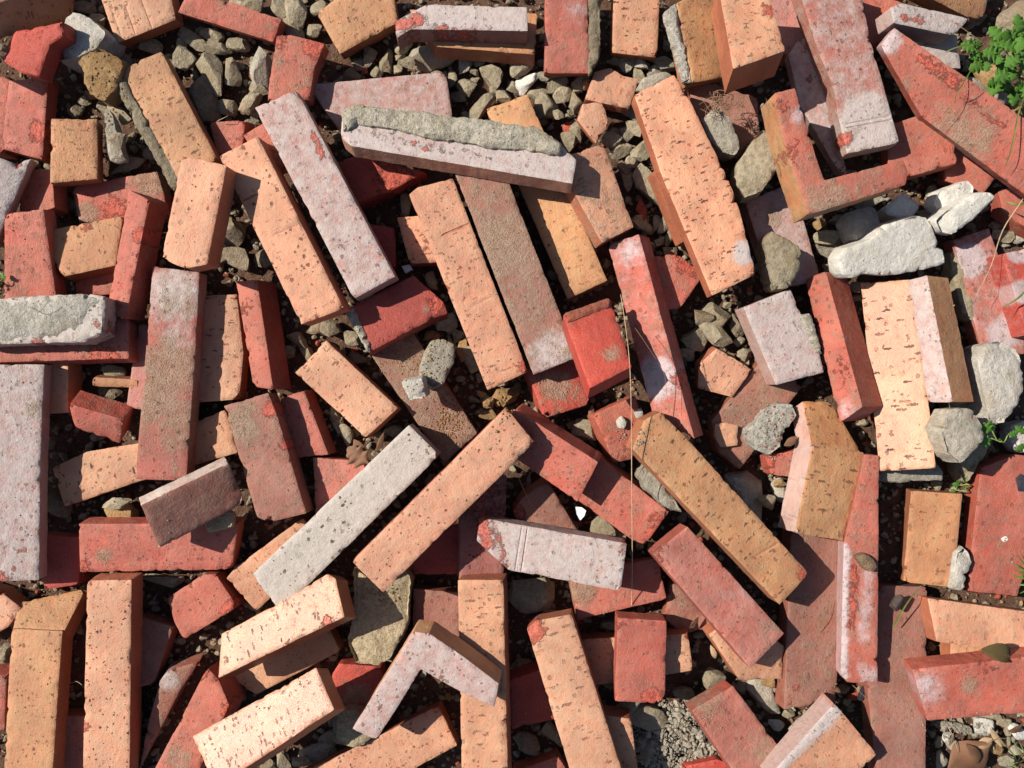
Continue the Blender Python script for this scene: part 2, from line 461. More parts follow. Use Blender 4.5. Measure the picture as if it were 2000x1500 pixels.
# ------------------------------------------------------------------ data (mm, measured off the heap)
BRICKS = [
('dull red brick end at the left edge beside the dusty red brick at top left','red',[-585.9,300.8,25.9],[-0.0663,-0.9978,0.0004],[0.0014,0.0003,1.0],[[-41.4,-24.3],[-44.5,21.4],[41.6,21.4],[44.3,-18.6]],26,{}),
('shaded dark red brick sunk beside the white wedge at top right','red',[408.5,407.9,26.0],[0.9876,-0.1573,0.0026],[-0.0018,0.0054,1.0],[[-29.5,29.1],[25.6,29.1],[25.7,-8.7],[6.2,-32.2],[-28.0,-17.2]],26,{}),
('shaded pinkish brick deep between the peach pair and the long pinkish brick at top','lilac',[309.4,406.2,25.9],[0.1646,-0.9864,-0.0004],[0.0,-0.0004,1.0],[[-45.8,-27.2],[-36.3,29.3],[33.3,29.3],[41.8,-7.0],[7.0,-24.4]],26,{}),
('shaded dark red brick below the squarish peach half brick at left','red',[-525.9,213.0,41.1],[-0.2081,0.9728,-0.102],[-0.1367,0.0743,0.9878],[[30.9,21.6],[19.1,-23.4],[-24.4,-19.7],[-25.6,21.6]],26,{}),
('small shaded red brick piece under a forked twig,right of the mortar-sided orange brick','red',[-315.6,274.0,32.0],[0.9946,0.0089,0.1032],[-0.1014,-0.1176,0.9879],[[-21.2,17.9],[21.3,17.9],[13.3,-17.8],[-13.4,-18.0]],26,{}),
('reddish brick corner showing under the top of the long lilac brick','red',[-267.0,256.0,53.8],[0.4703,-0.8823,-0.0198],[0.1001,0.031,0.9945],[[-23.6,-14.8],[-26.9,14.0],[25.8,14.0],[24.8,-13.2]],26,{}),
('red brick half in a jagged shadow above the mortar-covered brick at left edge','red',[-524.8,136.4,58.5],[0.0803,0.9872,0.1376],[0.0263,-0.1401,0.9898],[[44.8,24.1],[53.6,-16.9],[-40.9,-31.2],[-57.5,24.1]],26,{}),
('brown brick in shade behind the stone with the dry root ball','brown',[241.7,292.2,28.2],[0.9606,-0.2777,0.0078],[-0.0299,-0.0754,0.9967],[[-59.8,34.9],[23.1,34.9],[37.3,-3.0],[21.5,-36.6],[-22.1,-30.2]],26,{}),
('dirt-covered brown brick lying flat under the oval grey stone','brown',[-97.1,-11.6,25.9],[-0.5618,0.8273,-0.0002],[-0.0014,-0.0008,1.0],[[73.0,25.6],[71.6,-27.5],[-68.6,-23.7],[-75.9,25.6]],26,{'dirt': 0.8}),
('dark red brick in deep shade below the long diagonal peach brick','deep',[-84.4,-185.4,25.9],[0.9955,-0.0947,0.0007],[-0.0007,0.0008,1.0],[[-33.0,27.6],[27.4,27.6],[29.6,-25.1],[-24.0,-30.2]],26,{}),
('flat reddish brown brick carrying crumbled white mortar and a small peach chip','brown',[263.6,-36.2,26.0],[-0.6016,-0.7988,0.0],[0.0005,-0.0003,1.0],[[28.2,-29.0],[-70.2,-24.2],[-62.7,28.8],[53.5,28.8],[51.3,-4.4]],26,{'dirt': 0.45}),
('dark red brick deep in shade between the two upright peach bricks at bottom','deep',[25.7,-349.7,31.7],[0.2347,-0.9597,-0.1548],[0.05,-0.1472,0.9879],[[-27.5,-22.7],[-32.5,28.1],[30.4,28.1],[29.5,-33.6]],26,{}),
('shaded brown brick right of the pale upright peach brick at bottom left','brown',[-405.1,-302.3,25.9],[0.0709,0.9975,-0.0008],[-0.0005,0.0009,1.0],[[40.6,15.0],[31.8,-23.6],[-32.6,-6.3],[-39.8,15.0]],26,{}),
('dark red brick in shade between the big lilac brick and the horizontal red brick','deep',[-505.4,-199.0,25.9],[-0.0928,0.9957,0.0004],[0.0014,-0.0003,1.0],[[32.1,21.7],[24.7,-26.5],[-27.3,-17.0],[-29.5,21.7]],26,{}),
('red brick sliver at the left edge beside the bent ochre brick','red',[-577.8,-351.1,41.8],[0.0933,0.9843,0.1496],[0.0268,-0.1527,0.9879],[[36.3,19.3],[33.5,-20.3],[-30.4,-18.4],[-39.4,19.3]],26,{}),
('shaded brown brick end in the gap between two upright bricks at bottom left','brown',[-492.8,-409.7,25.9],[0.0003,1.0,0.0006],[-0.0004,-0.0006,1.0],[[37.2,16.0],[37.3,-16.0],[-37.2,-16.0],[-37.3,16.0]],26,{}),
('long dusty reddish brown brick lying flat left of the white-edged narrow red brick','brown',[335.7,-262.0,31.9],[0.0535,0.9978,-0.0401],[0.0954,0.0349,0.9948],[[95.2,30.3],[94.8,-31.0],[-90.4,-29.5],[-99.6,30.3]],26,{'dirt': 0.4,'spots': [[-73.5,14.3,34.2,'raw',0.3]]}),
('long dusty red brick lying flat,running off the bottom right below the peach block','brown',[425.0,-339.3,35.7],[-0.0527,-0.9941,0.0951],[-0.0057,0.0955,0.9954],[[-112.8,-20.8],[-114.7,34.1],[113.8,34.1],[116.5,-16.2],[-2.8,-31.2]],26,{'dirt': 0.35}),
('flat dusty red brick with white crumbs at right edge,beside a white stone sliver','red',[555.6,-145.9,25.9],[-0.2956,-0.9553,0.0],[0.0001,0.0,1.0],[[-39.8,-45.1],[-66.4,-11.3],[-74.3,37.2],[84.7,37.2],[95.8,-18.1]],26,{'dirt': 0.35}),
('small bright red brick corner below the long weathered red brick at right','red',[508.3,238.2,32.0],[0.7951,-0.6007,0.0841],[-0.1456,-0.0544,0.9878],[[-43.0,17.9],[28.8,17.9],[28.1,-12.1],[-13.9,-23.7]],26,{}),
('bright red brick piece at the right edge above a grass blade','red',[567.1,196.7,30.6],[-0.0094,-0.9892,0.146],[-0.0525,0.1463,0.9878],[[-18.7,-23.4],[-35.6,25.1],[35.6,25.1],[15.9,-6.4],[2.8,-20.4]],26,{}),
('red brick corner at the bottom edge between the two upright peach bricks','red',[32.2,-438.5,25.9],[-0.9913,-0.1318,0.0021],[0.0025,-0.0027,1.0],[[29.7,-8.2],[-22.0,-18.6],[-36.2,13.4],[28.5,13.4]],26,{}),
('shaded peach brick edge at the bottom,left of the white gravel patch','peach',[118.3,-405.6,47.1],[-0.0761,0.9908,0.1119],[-0.0983,-0.1192,0.988],[[45.1,16.6],[40.2,-14.1],[-42.9,-19.2],[-42.4,16.6]],26,{}),
('small bright red brick tip at the bottom edge below the white gravel patch','bright',[222.0,-435.0,25.9],[-1.0,-0.0001,-0.0003],[-0.0003,0.0036,1.0],[[31.2,-6.4],[-7.2,-14.4],[-25.6,-8.7],[-25.5,14.8],[27.2,14.8]],26,{}),
('broken brown brick fragment left of the salmon diagonal brick','brown',[192.5,-254.4,21.9],[0.6383,-0.7698,0.0002],[-0.0003,0.0001,1.0],[[-32.0,6.7],[-23.2,17.3],[38.1,17.3],[21.8,-17.7],[-4.7,-23.5]],22,{'rough': 2}),
('shaded peach brick crossing behind the small upright red brick','peach',[136.6,-303.6,35.5],[-0.9675,-0.2008,-0.1539],[-0.1544,-0.0132,0.9879],[[58.1,-29.4],[-62.2,-17.2],[-59.0,23.3],[63.1,23.3]],26,{}),
('shaded peach brick end right of the big lilac brick at left','peach',[-527.1,-3.9,30.5],[0.9863,-0.0768,0.1457],[-0.1467,-0.0083,0.9891],[[-37.3,29.7],[33.1,29.7],[37.0,-25.2],[-32.8,-34.3]],26,{}),
('white-spotted brick behind the top end of the upright peach brick at bottom centre','grey',[-31.6,-158.5,45.4],[-0.0291,-0.9996,-0.0017],[0.1555,-0.0062,0.9878],[[-57.2,-24.6],[-57.8,24.6],[58.5,24.6],[56.5,-24.6]],26,{'spots': [[-29.3,-2.9,39.3,'raw',0.7]]}),
('dull reddish brown brick behind the corner of the bent pink corner brick','brown',[-83.5,-272.2,26.0],[0.007,1.0,-0.0002],[0.0001,0.0002,1.0],[[42.8,27.4],[38.6,-27.1],[-42.8,-27.7],[-38.6,27.4]],26,{}),
('rounded bright red brick end with a pale square mark,below the mortar lump','bright',[-174.8,-342.8,25.9],[0.1735,-0.9848,0.001],[0.0003,0.001,1.0],[[-21.7,-23.5],[-32.7,-13.4],[-21.1,32.8],[41.7,32.8],[33.8,-28.6]],26,{'spots': [[9.0,-4.5,22.9,'dirt',0.8]]}),
('dull red brick end below the tan peach half brick at left','red',[-451.7,113.7,25.9],[-0.9977,-0.0681,0.0009],[0.001,-0.0007,1.0],[[37.9,-6.3],[-34.8,-20.3],[-39.4,13.3],[36.4,13.3]],26,{}),
('pinkish peach brick end showing under the curled olive leaf at right','peach',[534.9,-307.4,25.9],[0.9946,-0.1037,0.0014],[-0.0018,-0.0041,1.0],[[-45.6,15.1],[42.4,15.1],[45.5,-13.4],[-42.2,-16.8]],26,{}),
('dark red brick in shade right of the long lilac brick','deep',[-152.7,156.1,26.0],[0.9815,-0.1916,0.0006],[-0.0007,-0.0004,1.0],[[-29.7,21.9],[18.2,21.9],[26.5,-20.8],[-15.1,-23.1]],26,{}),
('rounded peach brick piece under the lower end of the salmon diagonal brick','peach',[263.6,-294.9,38.9],[0.8133,-0.5618,-0.1518],[0.1408,-0.0631,0.988],[[-51.5,-10.6],[-37.4,25.2],[30.2,25.2],[50.0,-6.2],[8.6,-33.6]],26,{}),
('bright red broken brick chunk half in shadow at top left','bright',[-514.3,358.5,68.0],[0.9848,0.1381,0.1054],[-0.0994,-0.0497,0.9938],[[-32.3,4.7],[-14.9,22.4],[39.3,22.4],[37.9,7.4],[20.5,1.9],[2.0,-29.9],[-16.8,-22.2],[-35.6,-6.8]],26,{'rough': 0.5}),
('dusty red brick with an orange-red chip above the mortar-crusted brick at left','red',[-544.1,298.8,27.9],[-0.0701,-0.9975,-0.0035],[-0.0499,-0.0,0.9988],[[-39.2,-21.4],[-45.0,23.1],[47.1,23.1],[37.2,-24.9]],22,{'dirt': 0.35,'spots': [[14.8,17.3,14.8,'raw',1.2],[42.3,-13.8,14.8,'raw',0.8]]}),
('dusty red brick with olive dirt and an orange chip above the tan peach half brick','red',[-439.3,206.6,25.9],[-0.9987,-0.0508,-0.0001],[-0.0001,-0.0002,1.0],[[52.7,-16.2],[-43.3,-30.2],[-55.5,23.2],[46.1,23.2]],26,{'spots': [[7.0,10.3,16.0,'raw',1.2],[37.1,16.8,14.9,'dirt',1],[-33.6,-21.0,22.9,'dirt',0.7]]}),
('peach brick with grooved drag lines at the top edge right of the grey boulder','peach',[-418.5,415.1,40.2],[1.0,0.0,0.0],[0.0,-0.1483,0.9889],[[-42.8,39.8],[38.0,39.8],[46.8,-12.5],[-19.3,-37.4],[-22.8,-29.8]],26,{'mul': 0.88,'spots': [[-27.7,-2.8,16.9,'raw',0.3]],'grooves': [[-7.6,2.5,3.1,-32.5,0.7],[9.8,10.6,21.7,-25.4,0.7],[-23.5,1.5,-12.9,-35.2,0.5]]}),
('red brick slanting along the top edge above the heap of olive stones','red',[-313.0,409.2,38.0],[-0.9579,0.2814,0.0563],[0.0,-0.1961,0.9806],[[54.4,14.7],[49.1,-5.7],[6.9,-12.8],[-56.8,-10.9],[-53.7,14.7]],26,{}),
('red half brick with bright broken corner and grey dust at top','red',[-239.3,347.3,50.9],[-0.9997,-0.0247,-0.0001],[0.0014,-0.0602,0.9982],[[16.2,-32.1],[5.0,-34.0],[-35.8,-22.6],[-23.7,2.8],[-16.2,37.2],[29.1,37.2],[25.3,11.5]],26,{'dirt': 0.6,'spots': [[-25.2,-21.2,16.7,'raw',1.2],[13.7,-26.5,12.3,'raw',0.8]]}),
('ochre brick with a thin white edge at the top,left of the white-faced brick','ochre',[-168.8,412.8,34.8],[-0.8851,-0.4631,-0.0463],[0.0,-0.0995,0.995],[[43.4,-20.9],[-7.5,-28.7],[-45.1,-8.9],[-32.1,29.3],[41.3,29.3]],26,{}),
('shaded tan brick lying under the white-faced brick at top','ochre',[-36.1,390.3,38.6],[0.9992,-0.0172,-0.0349],[0.0371,0.1511,0.9878],[[-77.4,23.0],[63.7,23.0],[61.8,-26.0],[-48.1,-19.9]],26,{}),
('smooth dull red brick with a grey mortar strip down its right side at top','red',[59.7,390.1,49.3],[0.0519,-0.9793,-0.1959],[0.0,-0.1961,0.9806],[[-49.4,-20.6],[-47.1,23.6],[49.5,23.6],[46.9,-26.6]],26,{'pits': 0.3,'spots': [[-16.3,13.6,16.8,'wash',0.4]],'mortar': [{'poly': [[-48.1,24.2],[-47.2,40.2],[32.4,35.5],[52.1,22.4]],'h': 1,'T': 18,'tone': 'dirtmortar'}]}),
('pale peach brick standing upright at the top edge with a broken lower end','peach',[136.2,402.6,43.4],[-0.0156,-0.9805,-0.1961],[0.0,-0.1961,0.9806],[[-38.8,-25.7],[-39.6,25.1],[41.5,25.1],[36.9,-24.5]],24,{'spots': [[37.6,-1.8,12.4,'raw',0.6]]}),
('dusty red brick piece with a cut corner under the long weathered red brick','red',[445.6,258.9,48.3],[-0.96,-0.2665,-0.0861],[-0.0916,0.0082,0.9958],[[25.1,-32.6],[-10.6,-34.0],[-38.1,-2.7],[-33.4,28.0],[19.0,28.0],[38.0,13.4]],26,{'dirt': 0.4}),
('flat grey-lilac brick wedge beside the leafy green plant','lilac',[467.0,370.0,42.7],[0.9819,-0.1166,-0.1493],[0.1533,0.0258,0.9878],[[-49.4,18.6],[23.5,18.6],[31.5,-17.6],[18.5,-19.3],[-24.2,-0.4]],26,{'wash': 0.9}),
('ochre brick in shade at the top edge above the white wedge','ochre',[495.5,427.7,36.3],[0.9429,0.1411,-0.3018],[0.3246,-0.1855,0.9275],[[-94.2,21.3],[46.9,21.3],[36.2,-23.1],[11.1,-19.6]],26,{}),
('dark red brick with a rough orange edge under the mortar-covered brick at left edge','red',[-504.7,51.6,51.6],[0.9975,-0.0708,-0.0005],[0.0115,0.1552,0.9878],[[-91.3,26.4],[82.8,26.4],[89.5,-17.7],[-81.0,-35.1]],26,{'spots': [[61.2,-18.6,22.3,'raw',0.8]]}),
('thin tan brick edge in the dark gap left of the long olive-stained brick','ochre',[-442.8,1.4,29.3],[-0.9997,0.0221,0.0129],[0.0093,-0.1553,0.9878],[[25.6,-5.5],[-26.0,-4.3],[-25.6,4.9],[26.1,4.9]],20,{}),
('pink and white brick sliver under the left side of the long olive-stained brick','lilac',[-405.7,18.2,27.5],[-0.1372,-0.9905,0.0],[0.0519,-0.0071,0.9986],[[-47.2,-18.2],[-47.8,18.6],[48.1,18.6],[46.9,-18.9]],26,{}),
('peach brick right of the long olive-stained brick,partly in its shadow','peach',[-324.3,39.1,25.9],[0.076,0.9971,0.0001],[0.0003,-0.0001,1.0],[[58.0,29.1],[62.2,-11.3],[-2.9,-23.8],[-54.7,-23.1],[-62.7,29.1]],26,{}),
('tan peach half brick tucked under the tilted red brick at left','ochre',[-477.5,151.6,47.6],[0.9788,0.2002,-0.0429],[0.0192,0.1191,0.9927],[[-28.3,20.1],[-17.8,23.2],[55.4,23.2],[38.7,-30.5],[-19.0,-31.6],[-29.0,-4.4]],26,{'spots': [[15.5,20.0,7.8,'raw',0.8]]}),
('long orange brick with a thick grey mortar strip down its left side','ochre',[-380.3,303.8,51.8],[-0.4736,0.8807,0.0],[-0.0,-0.0,1.0],[[52.9,23.6],[55.7,3.1],[52.1,-26.0],[-79.3,-24.3],[-81.4,23.6]],26,{'mul': 0.86,'spots': [[-65.6,24.7,16.7,'wash',0.4]],'mortar': [{'poly': [[47.0,36.3],[53.3,23.4],[-80.9,22.1],[-90.0,35.9]],'h': 0,'T': 20,'tone': 'dirtmortar'}]}),
('broad dusty pink brick lying under the mortar-topped brick','lilac',[-157.0,304.2,28.3],[0.9952,0.0975,-0.0119],[0.0168,-0.0497,0.9986],[[-66.1,35.9],[86.7,35.9],[89.8,-18.7],[-19.2,-44.9],[-36.6,-19.4],[-54.5,11.1]],26,{'dirt': 0.3,'pits': 0.3,'wash': 0.5}),
('long ochre brick passing under the mortar-topped brick,right of the dusty brown one','ochre',[38.4,209.2,35.9],[-0.3921,0.9194,-0.0314],[-0.0797,-0.0,0.9968],[[116.6,24.3],[112.2,-24.8],[-113.9,-23.9],[-114.9,24.3]],32,{}),
('peach brick with grey stains right below the end of the mortar-topped brick','peach',[93.3,205.2,64.2],[-0.4935,0.8694,0.0262],[0.1462,0.0532,0.9878],[[53.3,23.8],[44.8,-31.7],[-49.9,-15.9],[-48.2,23.8]],32,{'dirt': 0.6}),
('peach brick sliver under the left side of the large pitted peach brick','peach',[185.4,196.9,47.1],[0.2934,-0.9559,0.012],[0.1448,0.0568,0.9878],[[-44.8,-16.6],[-40.1,12.5],[45.3,12.5],[39.6,-8.4]],32,{}),
('broken flat peach chip with notched top,touching the top of the large pitted peach brick','peach',[113.4,335.6,27.8],[-0.9773,0.2116,0.0053],[0.0293,0.1105,0.9934],[[23.7,-8.8],[7.2,-17.5],[-9.2,-11.4],[-26.8,-11.7],[-22.9,24.7],[27.9,24.7]],16,{'pits': 0.4}),
('small pointed peach chip below the notched flat peach chip','peach',[90.7,294.0,35.1],[-0.6459,0.7493,0.1461],[0.1154,-0.0934,0.9889],[[20.3,-1.4],[7.4,-19.9],[-16.1,-9.3],[-21.9,15.3],[10.4,15.3]],10,{'pits': 0.2}),
('dusty lilac brick partly under the knobbly olive mortar stone','lilac',[303.4,163.0,25.9],[0.2767,-0.961,0.0],[-0.0003,-0.0001,1.0],[[-52.3,-29.4],[-56.6,27.9],[57.2,27.9],[51.7,-26.5]],26,{'dirt': 0.25,'wash': 0.5,'spots': [[-25.4,-4.3,11.5,'dirt',0.8]]}),
('bright red brick with a rough broken face under the mortar-topped brick','bright',[-154.9,229.4,34.3],[0.9666,-0.2561,-0.0009],[0.0028,0.007,1.0],[[-41.1,5.7],[-21.8,21.4],[55.8,21.4],[16.2,-15.6],[-9.1,-32.9]],32,{'rough': 1.4,'spots': [[23.9,4.1,25.6,'raw',1]]}),
('orange peach brick corner left of the long peach brick in the centre','peach',[-101.6,160.7,31.9],[0.3285,-0.9445,0.0006],[-0.0011,0.0002,1.0],[[-32.2,-16.8],[-22.2,18.9],[33.3,18.9],[21.2,-20.9]],32,{'spots': [[2.8,4.2,17.1,'raw',0.5]]}),
('bright red brick with sandy dirt below the long dusty brown brick','bright',[50.4,4.0,38.9],[0.2573,-0.9623,0.0881],[0.1018,0.1176,0.9878],[[-33.3,-31.8],[-37.1,28.6],[33.7,28.6],[36.7,-25.5]],32,{'dirt': 0.5,'spots': [[6.0,-4.1,17.0,'dirt',1]]}),
('red brick end with a bright chipped corner left of the large pitted peach brick','red',[181.2,114.8,33.9],[-0.1913,0.9815,0.0038],[0.0031,-0.0032,1.0],[[30.4,19.5],[29.8,-7.6],[0.7,-32.1],[-31.7,0.8],[-29.2,19.5]],34,{'spots': [[15.6,-18.2,17.0,'raw',1.2]]}),
('red brick corner sprinkled with mortar crumbs at the top of the long ochre diagonal brick','red',[123.5,-54.4,42.0],[-0.4013,0.9156,0.0244],[0.1505,0.0396,0.9878],[[32.9,23.4],[32.9,-29.5],[-12.0,-22.0],[-28.9,4.8],[-24.9,23.4]],32,{'dirt': 0.4,'spots': [[-21.1,5.8,14.1,'raw',0.7]]}),
('triangular brown-red brick tip left of the white scrap of foil','brown',[28.0,-146.2,35.3],[0.5159,-0.8471,-0.1274],[0.0496,-0.119,0.9917],[[-18.0,-20.5],[-25.6,-5.3],[-27.7,29.6],[44.9,29.6],[30.5,-11.1],[-4.0,-22.3]],32,{'dirt': 0.3,'spots': [[-15.6,-16.7,11.4,'raw',1]]}),
('salmon red brick running down-right under another red one,left of the long straw','red',[116.8,-128.9,47.4],[-0.8086,0.5871,-0.0383],[-0.1186,-0.0988,0.988],[[51.0,25.6],[50.2,-27.7],[-49.7,-23.4],[-51.5,25.6]],34,{'spots': [[-47.8,-11.2,14.0,'raw',0.9]]}),
('red brick with dusty left end where the long straw is rooted','red',[117.2,-226.1,34.1],[0.9843,0.1751,-0.021],[0.0,0.1191,0.9929],[[-51.2,23.8],[50.3,23.8],[51.1,-21.7],[-50.2,-26.0]],32,{'dirt': 0.3,'spots': [[-40.6,3.2,17.0,'dirt',0.9]]}),
('dusty pink-red broken brick with an orange chipped corner at lower left','red',[-352.4,-244.5,27.0],[-0.8513,-0.5222,-0.0511],[-0.0599,0.0,0.9982],[[26.2,-21.6],[-22.9,-23.1],[-35.0,-16.0],[-37.0,27.7],[35.0,27.7],[33.7,5.3]],26,{'dirt': 0.25,'spots': [[-28.3,25.2,12.6,'raw',1.2]]}),
('peach brick showing its edge beneath the long grey-white diagonal brick','peach',[-270.8,-201.0,25.9],[-0.7344,-0.6787,-0.0002],[-0.0007,0.0004,1.0],[[47.3,-20.9],[31.2,-23.2],[-60.9,-13.0],[-65.4,28.6],[47.8,28.6]],26,{'pits': 0.5}),
('horizontal dusty red brick under the tilted brown brick at left','red',[-392.6,-180.8,37.6],[1.0,0.0063,-0.0005],[0.0015,-0.1556,0.9878],[[-84.6,27.3],[91.2,27.3],[80.9,-26.4],[-87.5,-28.2]],26,{'dirt': 0.3,'spots': [[-57.6,-8.8,10.2,'dirt',1],[-82.0,-23.5,11.3,'raw',0.8],[74.5,-18.6,14.7,'raw',0.4]]}),
('pitted peach brick passing beneath the long olive-stained brick at left','peach',[-433.6,-87.2,25.9],[-0.9598,-0.2806,-0.0003],[-0.0007,0.0011,1.0],[[80.2,-16.3],[37.1,-22.8],[-19.4,-15.9],[-124.6,-24.5],[-123.8,25.4],[-7.4,25.4],[78.6,29.5],[79.4,-0.6]],26,{}),
('red brick wedge with a small slot in its lit face,at left','red',[-454.2,-44.0,47.9],[0.937,-0.2995,-0.1797],[0.0,-0.5145,0.8575],[[-31.5,15.5],[27.1,15.5],[26.4,-17.4],[-22.0,-13.6]],30,{}),
('plain red brick with shaded right side,left of the diagonal peach half brick','red',[-234.8,-46.1,30.4],[0.3692,-0.927,0.0665],[-0.1772,0.0,0.9842],[[-36.7,-13.6],[-35.4,17.3],[41.7,17.3],[30.4,-21.1]],28,{'pits': 0.3}),
('salmon brick with a dry curled leaf,above the long grey-white diagonal brick','salmon',[-185.9,-111.3,32.0],[-0.0368,0.9993,-0.0004],[-0.0,0.0004,1.0],[[30.5,34.0],[25.3,-16.0],[7.0,-49.5],[-31.2,-2.5],[-31.6,34.0]],32,{}),
('small dusty red brick end left of the bent ochre corner brick','red',[303.3,-89.7,31.8],[0.9818,0.1898,-0.0052],[0.0048,0.0026,1.0],[[-20.3,13.5],[18.6,13.5],[18.2,-18.3],[-16.5,-8.7]],32,{'dirt': 0.5,'spots': [[-16.2,4.6,8.0,'raw',1.2]]}),
('narrow red brick with a white left edge,right of the flat dusty brown brick','red',[375.6,-203.9,54.9],[-0.0064,-1.0,-0.0008],[-0.1191,0.0,0.9929],[[-70.3,-6.1],[-127.2,5.8],[-126.4,21.3],[120.4,21.3],[120.8,-10.2],[113.9,-17.2],[-31.1,-14.9]],26,{'spots': [[-25.6,-13.8,6.1,'wash',0.95],[-21.2,-13.9,6.1,'wash',0.95],[-16.9,-13.9,6.1,'wash',0.95],[-12.5,-13.9,6.1,'wash',0.95],[-8.2,-14.0,6.1,'wash',0.95],[-3.8,-14.0,6.1,'wash',0.95],[0.6,-14.1,6.1,'wash',0.95],[4.9,-14.1,6.1,'wash',0.95],[9.3,-14.1,6.1,'wash',0.95],[13.6,-14.2,6.1,'wash',0.95],[18.0,-14.2,6.1,'wash',0.95],[22.3,-14.3,6.1,'wash',0.95],[26.7,-14.3,6.1,'wash',0.95],[31.0,-14.3,6.1,'wash',0.95],[35.4,-14.4,6.1,'wash',0.95],[39.7,-14.4,6.1,'wash',0.95],[44.1,-14.4,6.1,'wash',0.95],[48.4,-14.5,6.1,'wash',0.95],[52.8,-14.5,6.1,'wash',0.95],[57.2,-14.6,6.1,'wash',0.95],[61.5,-14.6,6.1,'wash',0.95],[65.9,-14.6,6.1,'wash',0.95],[70.2,-14.7,6.1,'wash',0.95],[74.6,-14.7,6.1,'wash',0.95],[78.9,-14.8,6.1,'wash',0.95],[83.3,-14.8,6.1,'wash',0.95],[87.6,-14.8,6.1,'wash',0.95],[92.0,-14.9,6.1,'wash',0.95],[96.3,-14.9,6.1,'wash',0.95],[100.7,-15.0,6.1,'wash',0.95],[105.1,-15.0,6.1,'wash',0.95],[109.4,-15.0,6.1,'wash',0.95],[113.8,-15.1,6.1,'wash',0.95],[1.5,10.4,9.4,'wash',0.5],[8.2,10.1,9.4,'wash',0.5],[14.9,9.7,9.4,'wash',0.5],[21.5,9.4,9.4,'wash',0.5],[28.2,9.1,9.4,'wash',0.5],[34.9,8.8,9.4,'wash',0.5],[41.6,8.4,9.4,'wash',0.5],[48.2,8.1,9.4,'wash',0.5],[54.9,7.8,9.4,'wash',0.5],[61.6,7.4,9.4,'wash',0.5],[68.3,7.1,9.4,'wash',0.5],[-3.6,-4.0,6.1,'raw',0.9],[0.9,-4.2,6.1,'raw',0.9],[5.3,-4.4,6.1,'raw',0.9],[9.8,-4.6,6.1,'raw',0.9],[14.2,-4.8,6.1,'raw',0.9],[18.7,-5.0,6.1,'raw',0.9],[23.2,-5.2,6.1,'raw',0.9],[27.6,-5.3,6.1,'raw',0.9],[32.1,-5.5,6.1,'raw',0.9],[36.5,-5.7,6.1,'raw',0.9],[41.0,-5.9,6.1,'raw',0.9],[45.4,-6.1,6.1,'raw',0.9],[49.9,-6.3,6.1,'raw',0.9],[54.4,-6.5,6.1,'raw',0.9],[58.8,-6.6,6.1,'raw',0.9],[63.3,-6.8,6.1,'raw',0.9],[109.8,11.1,14.4,'wash',0.55]]}),
('peach brick lying across at the right edge beside the curled olive leaf','peach',[525.8,-266.1,52.0],[0.9908,-0.1346,0.0135],[0.0,0.0995,0.995],[[-75.2,22.4],[66.5,22.4],[69.7,-21.7],[-61.1,-23.1]],26,{'pits': 0.3}),
('salmon brick with a sandy upper end at the bottom,right of the white gravel patch','salmon',[252.0,-389.3,45.7],[0.6002,-0.7977,-0.0577],[0.15,0.0414,0.9878],[[-60.9,-24.6],[-51.5,27.6],[72.2,27.6],[40.1,-30.6]],26,{'dirt': 0.3,'spots': [[-59.0,-5.3,19.1,'dirt',0.55],[23.6,5.0,28.1,'dirt',0.5]]}),
('peach brick edge below the shiny peach brick at lower left','peach',[-251.5,-310.7,25.9],[0.9015,0.4327,-0.0001],[0.0006,-0.0011,1.0],[[-68.9,16.7],[58.2,16.7],[58.2,-15.1],[-47.6,-18.3]],26,{'pits': 0.5}),
('brown brick wedge with a pale patch left of the red brick at bottom left','brown',[-387.4,-354.4,27.4],[-0.4572,-0.8891,-0.0203],[0.1476,-0.0984,0.9841],[[-18.8,-15.4],[-32.0,-13.3],[-56.4,13.9],[-17.9,9.2],[84.3,9.2],[40.8,-3.5]],26,{'spots': [[-22.7,-6.5,13.7,'wash',0.8]]}),
('peach brick corner at the left edge above the bent ochre brick','peach',[-576.6,-253.8,25.9],[-0.0865,0.9963,0.0002],[0.0001,-0.0002,1.0],[[32.4,22.3],[20.8,-5.5],[-0.7,-28.3],[-18.8,-10.7],[-33.7,22.3]],26,{'spots': [[-8.4,-17.3,12.6,'raw',0.5]]}),
('long red brick with a whitish worn middle at the right edge','red',[534.2,100.4,25.9],[0.322,-0.9467,-0.0],[0.0,0.0,1.0],[[-70.9,-18.4],[-69.9,23.6],[77.8,23.6],[63.0,-28.8]],26,{'wash': 0.35,'spots': [[-23.8,9.7,17.2,'raw',0.5],[-42.0,-8.3,17.2,'wash',1],[45.9,1.2,17.2,'wash',0.8]]}),
('bright red brick with flaking white paint at the right edge','bright',[570.8,99.6,47.5],[0.2025,-0.9791,0.0196],[0.1472,0.0503,0.9878],[[-48.6,-27.5],[-50.1,22.6],[54.7,22.6],[44.0,-17.7]],26,{'wash': 0.3,'dirt': 0.3,'spots': [[-48.4,-6.6,12.3,'wash',1.3],[-3.9,-14.3,12.3,'wash',1.3]]}),
('small five-sided peach brick chunk below the dark olive stones at right centre','peach',[230.6,11.5,33.5],[0.8599,-0.509,-0.0379],[-0.0447,-0.149,0.9878],[[-25.1,-3.2],[-18.0,22.3],[28.7,22.3],[26.2,-15.4],[-11.8,-26.1]],28,{'grooves': [[-6.8,-11.0,20.4,-11.5,0.5]]}),
('small rounded peach brick chip lying on the flat reddish brown brick','peach',[236.9,-55.4,33.0],[-0.0262,-0.9997,-0.0002],[0.0004,-0.0003,1.0],[[-10.1,-11.4],[-12.7,-0.6],[-9.1,14.3],[12.5,14.3],[15.3,-4.4],[4.1,-12.1]],10,{'pits': 0.1}),
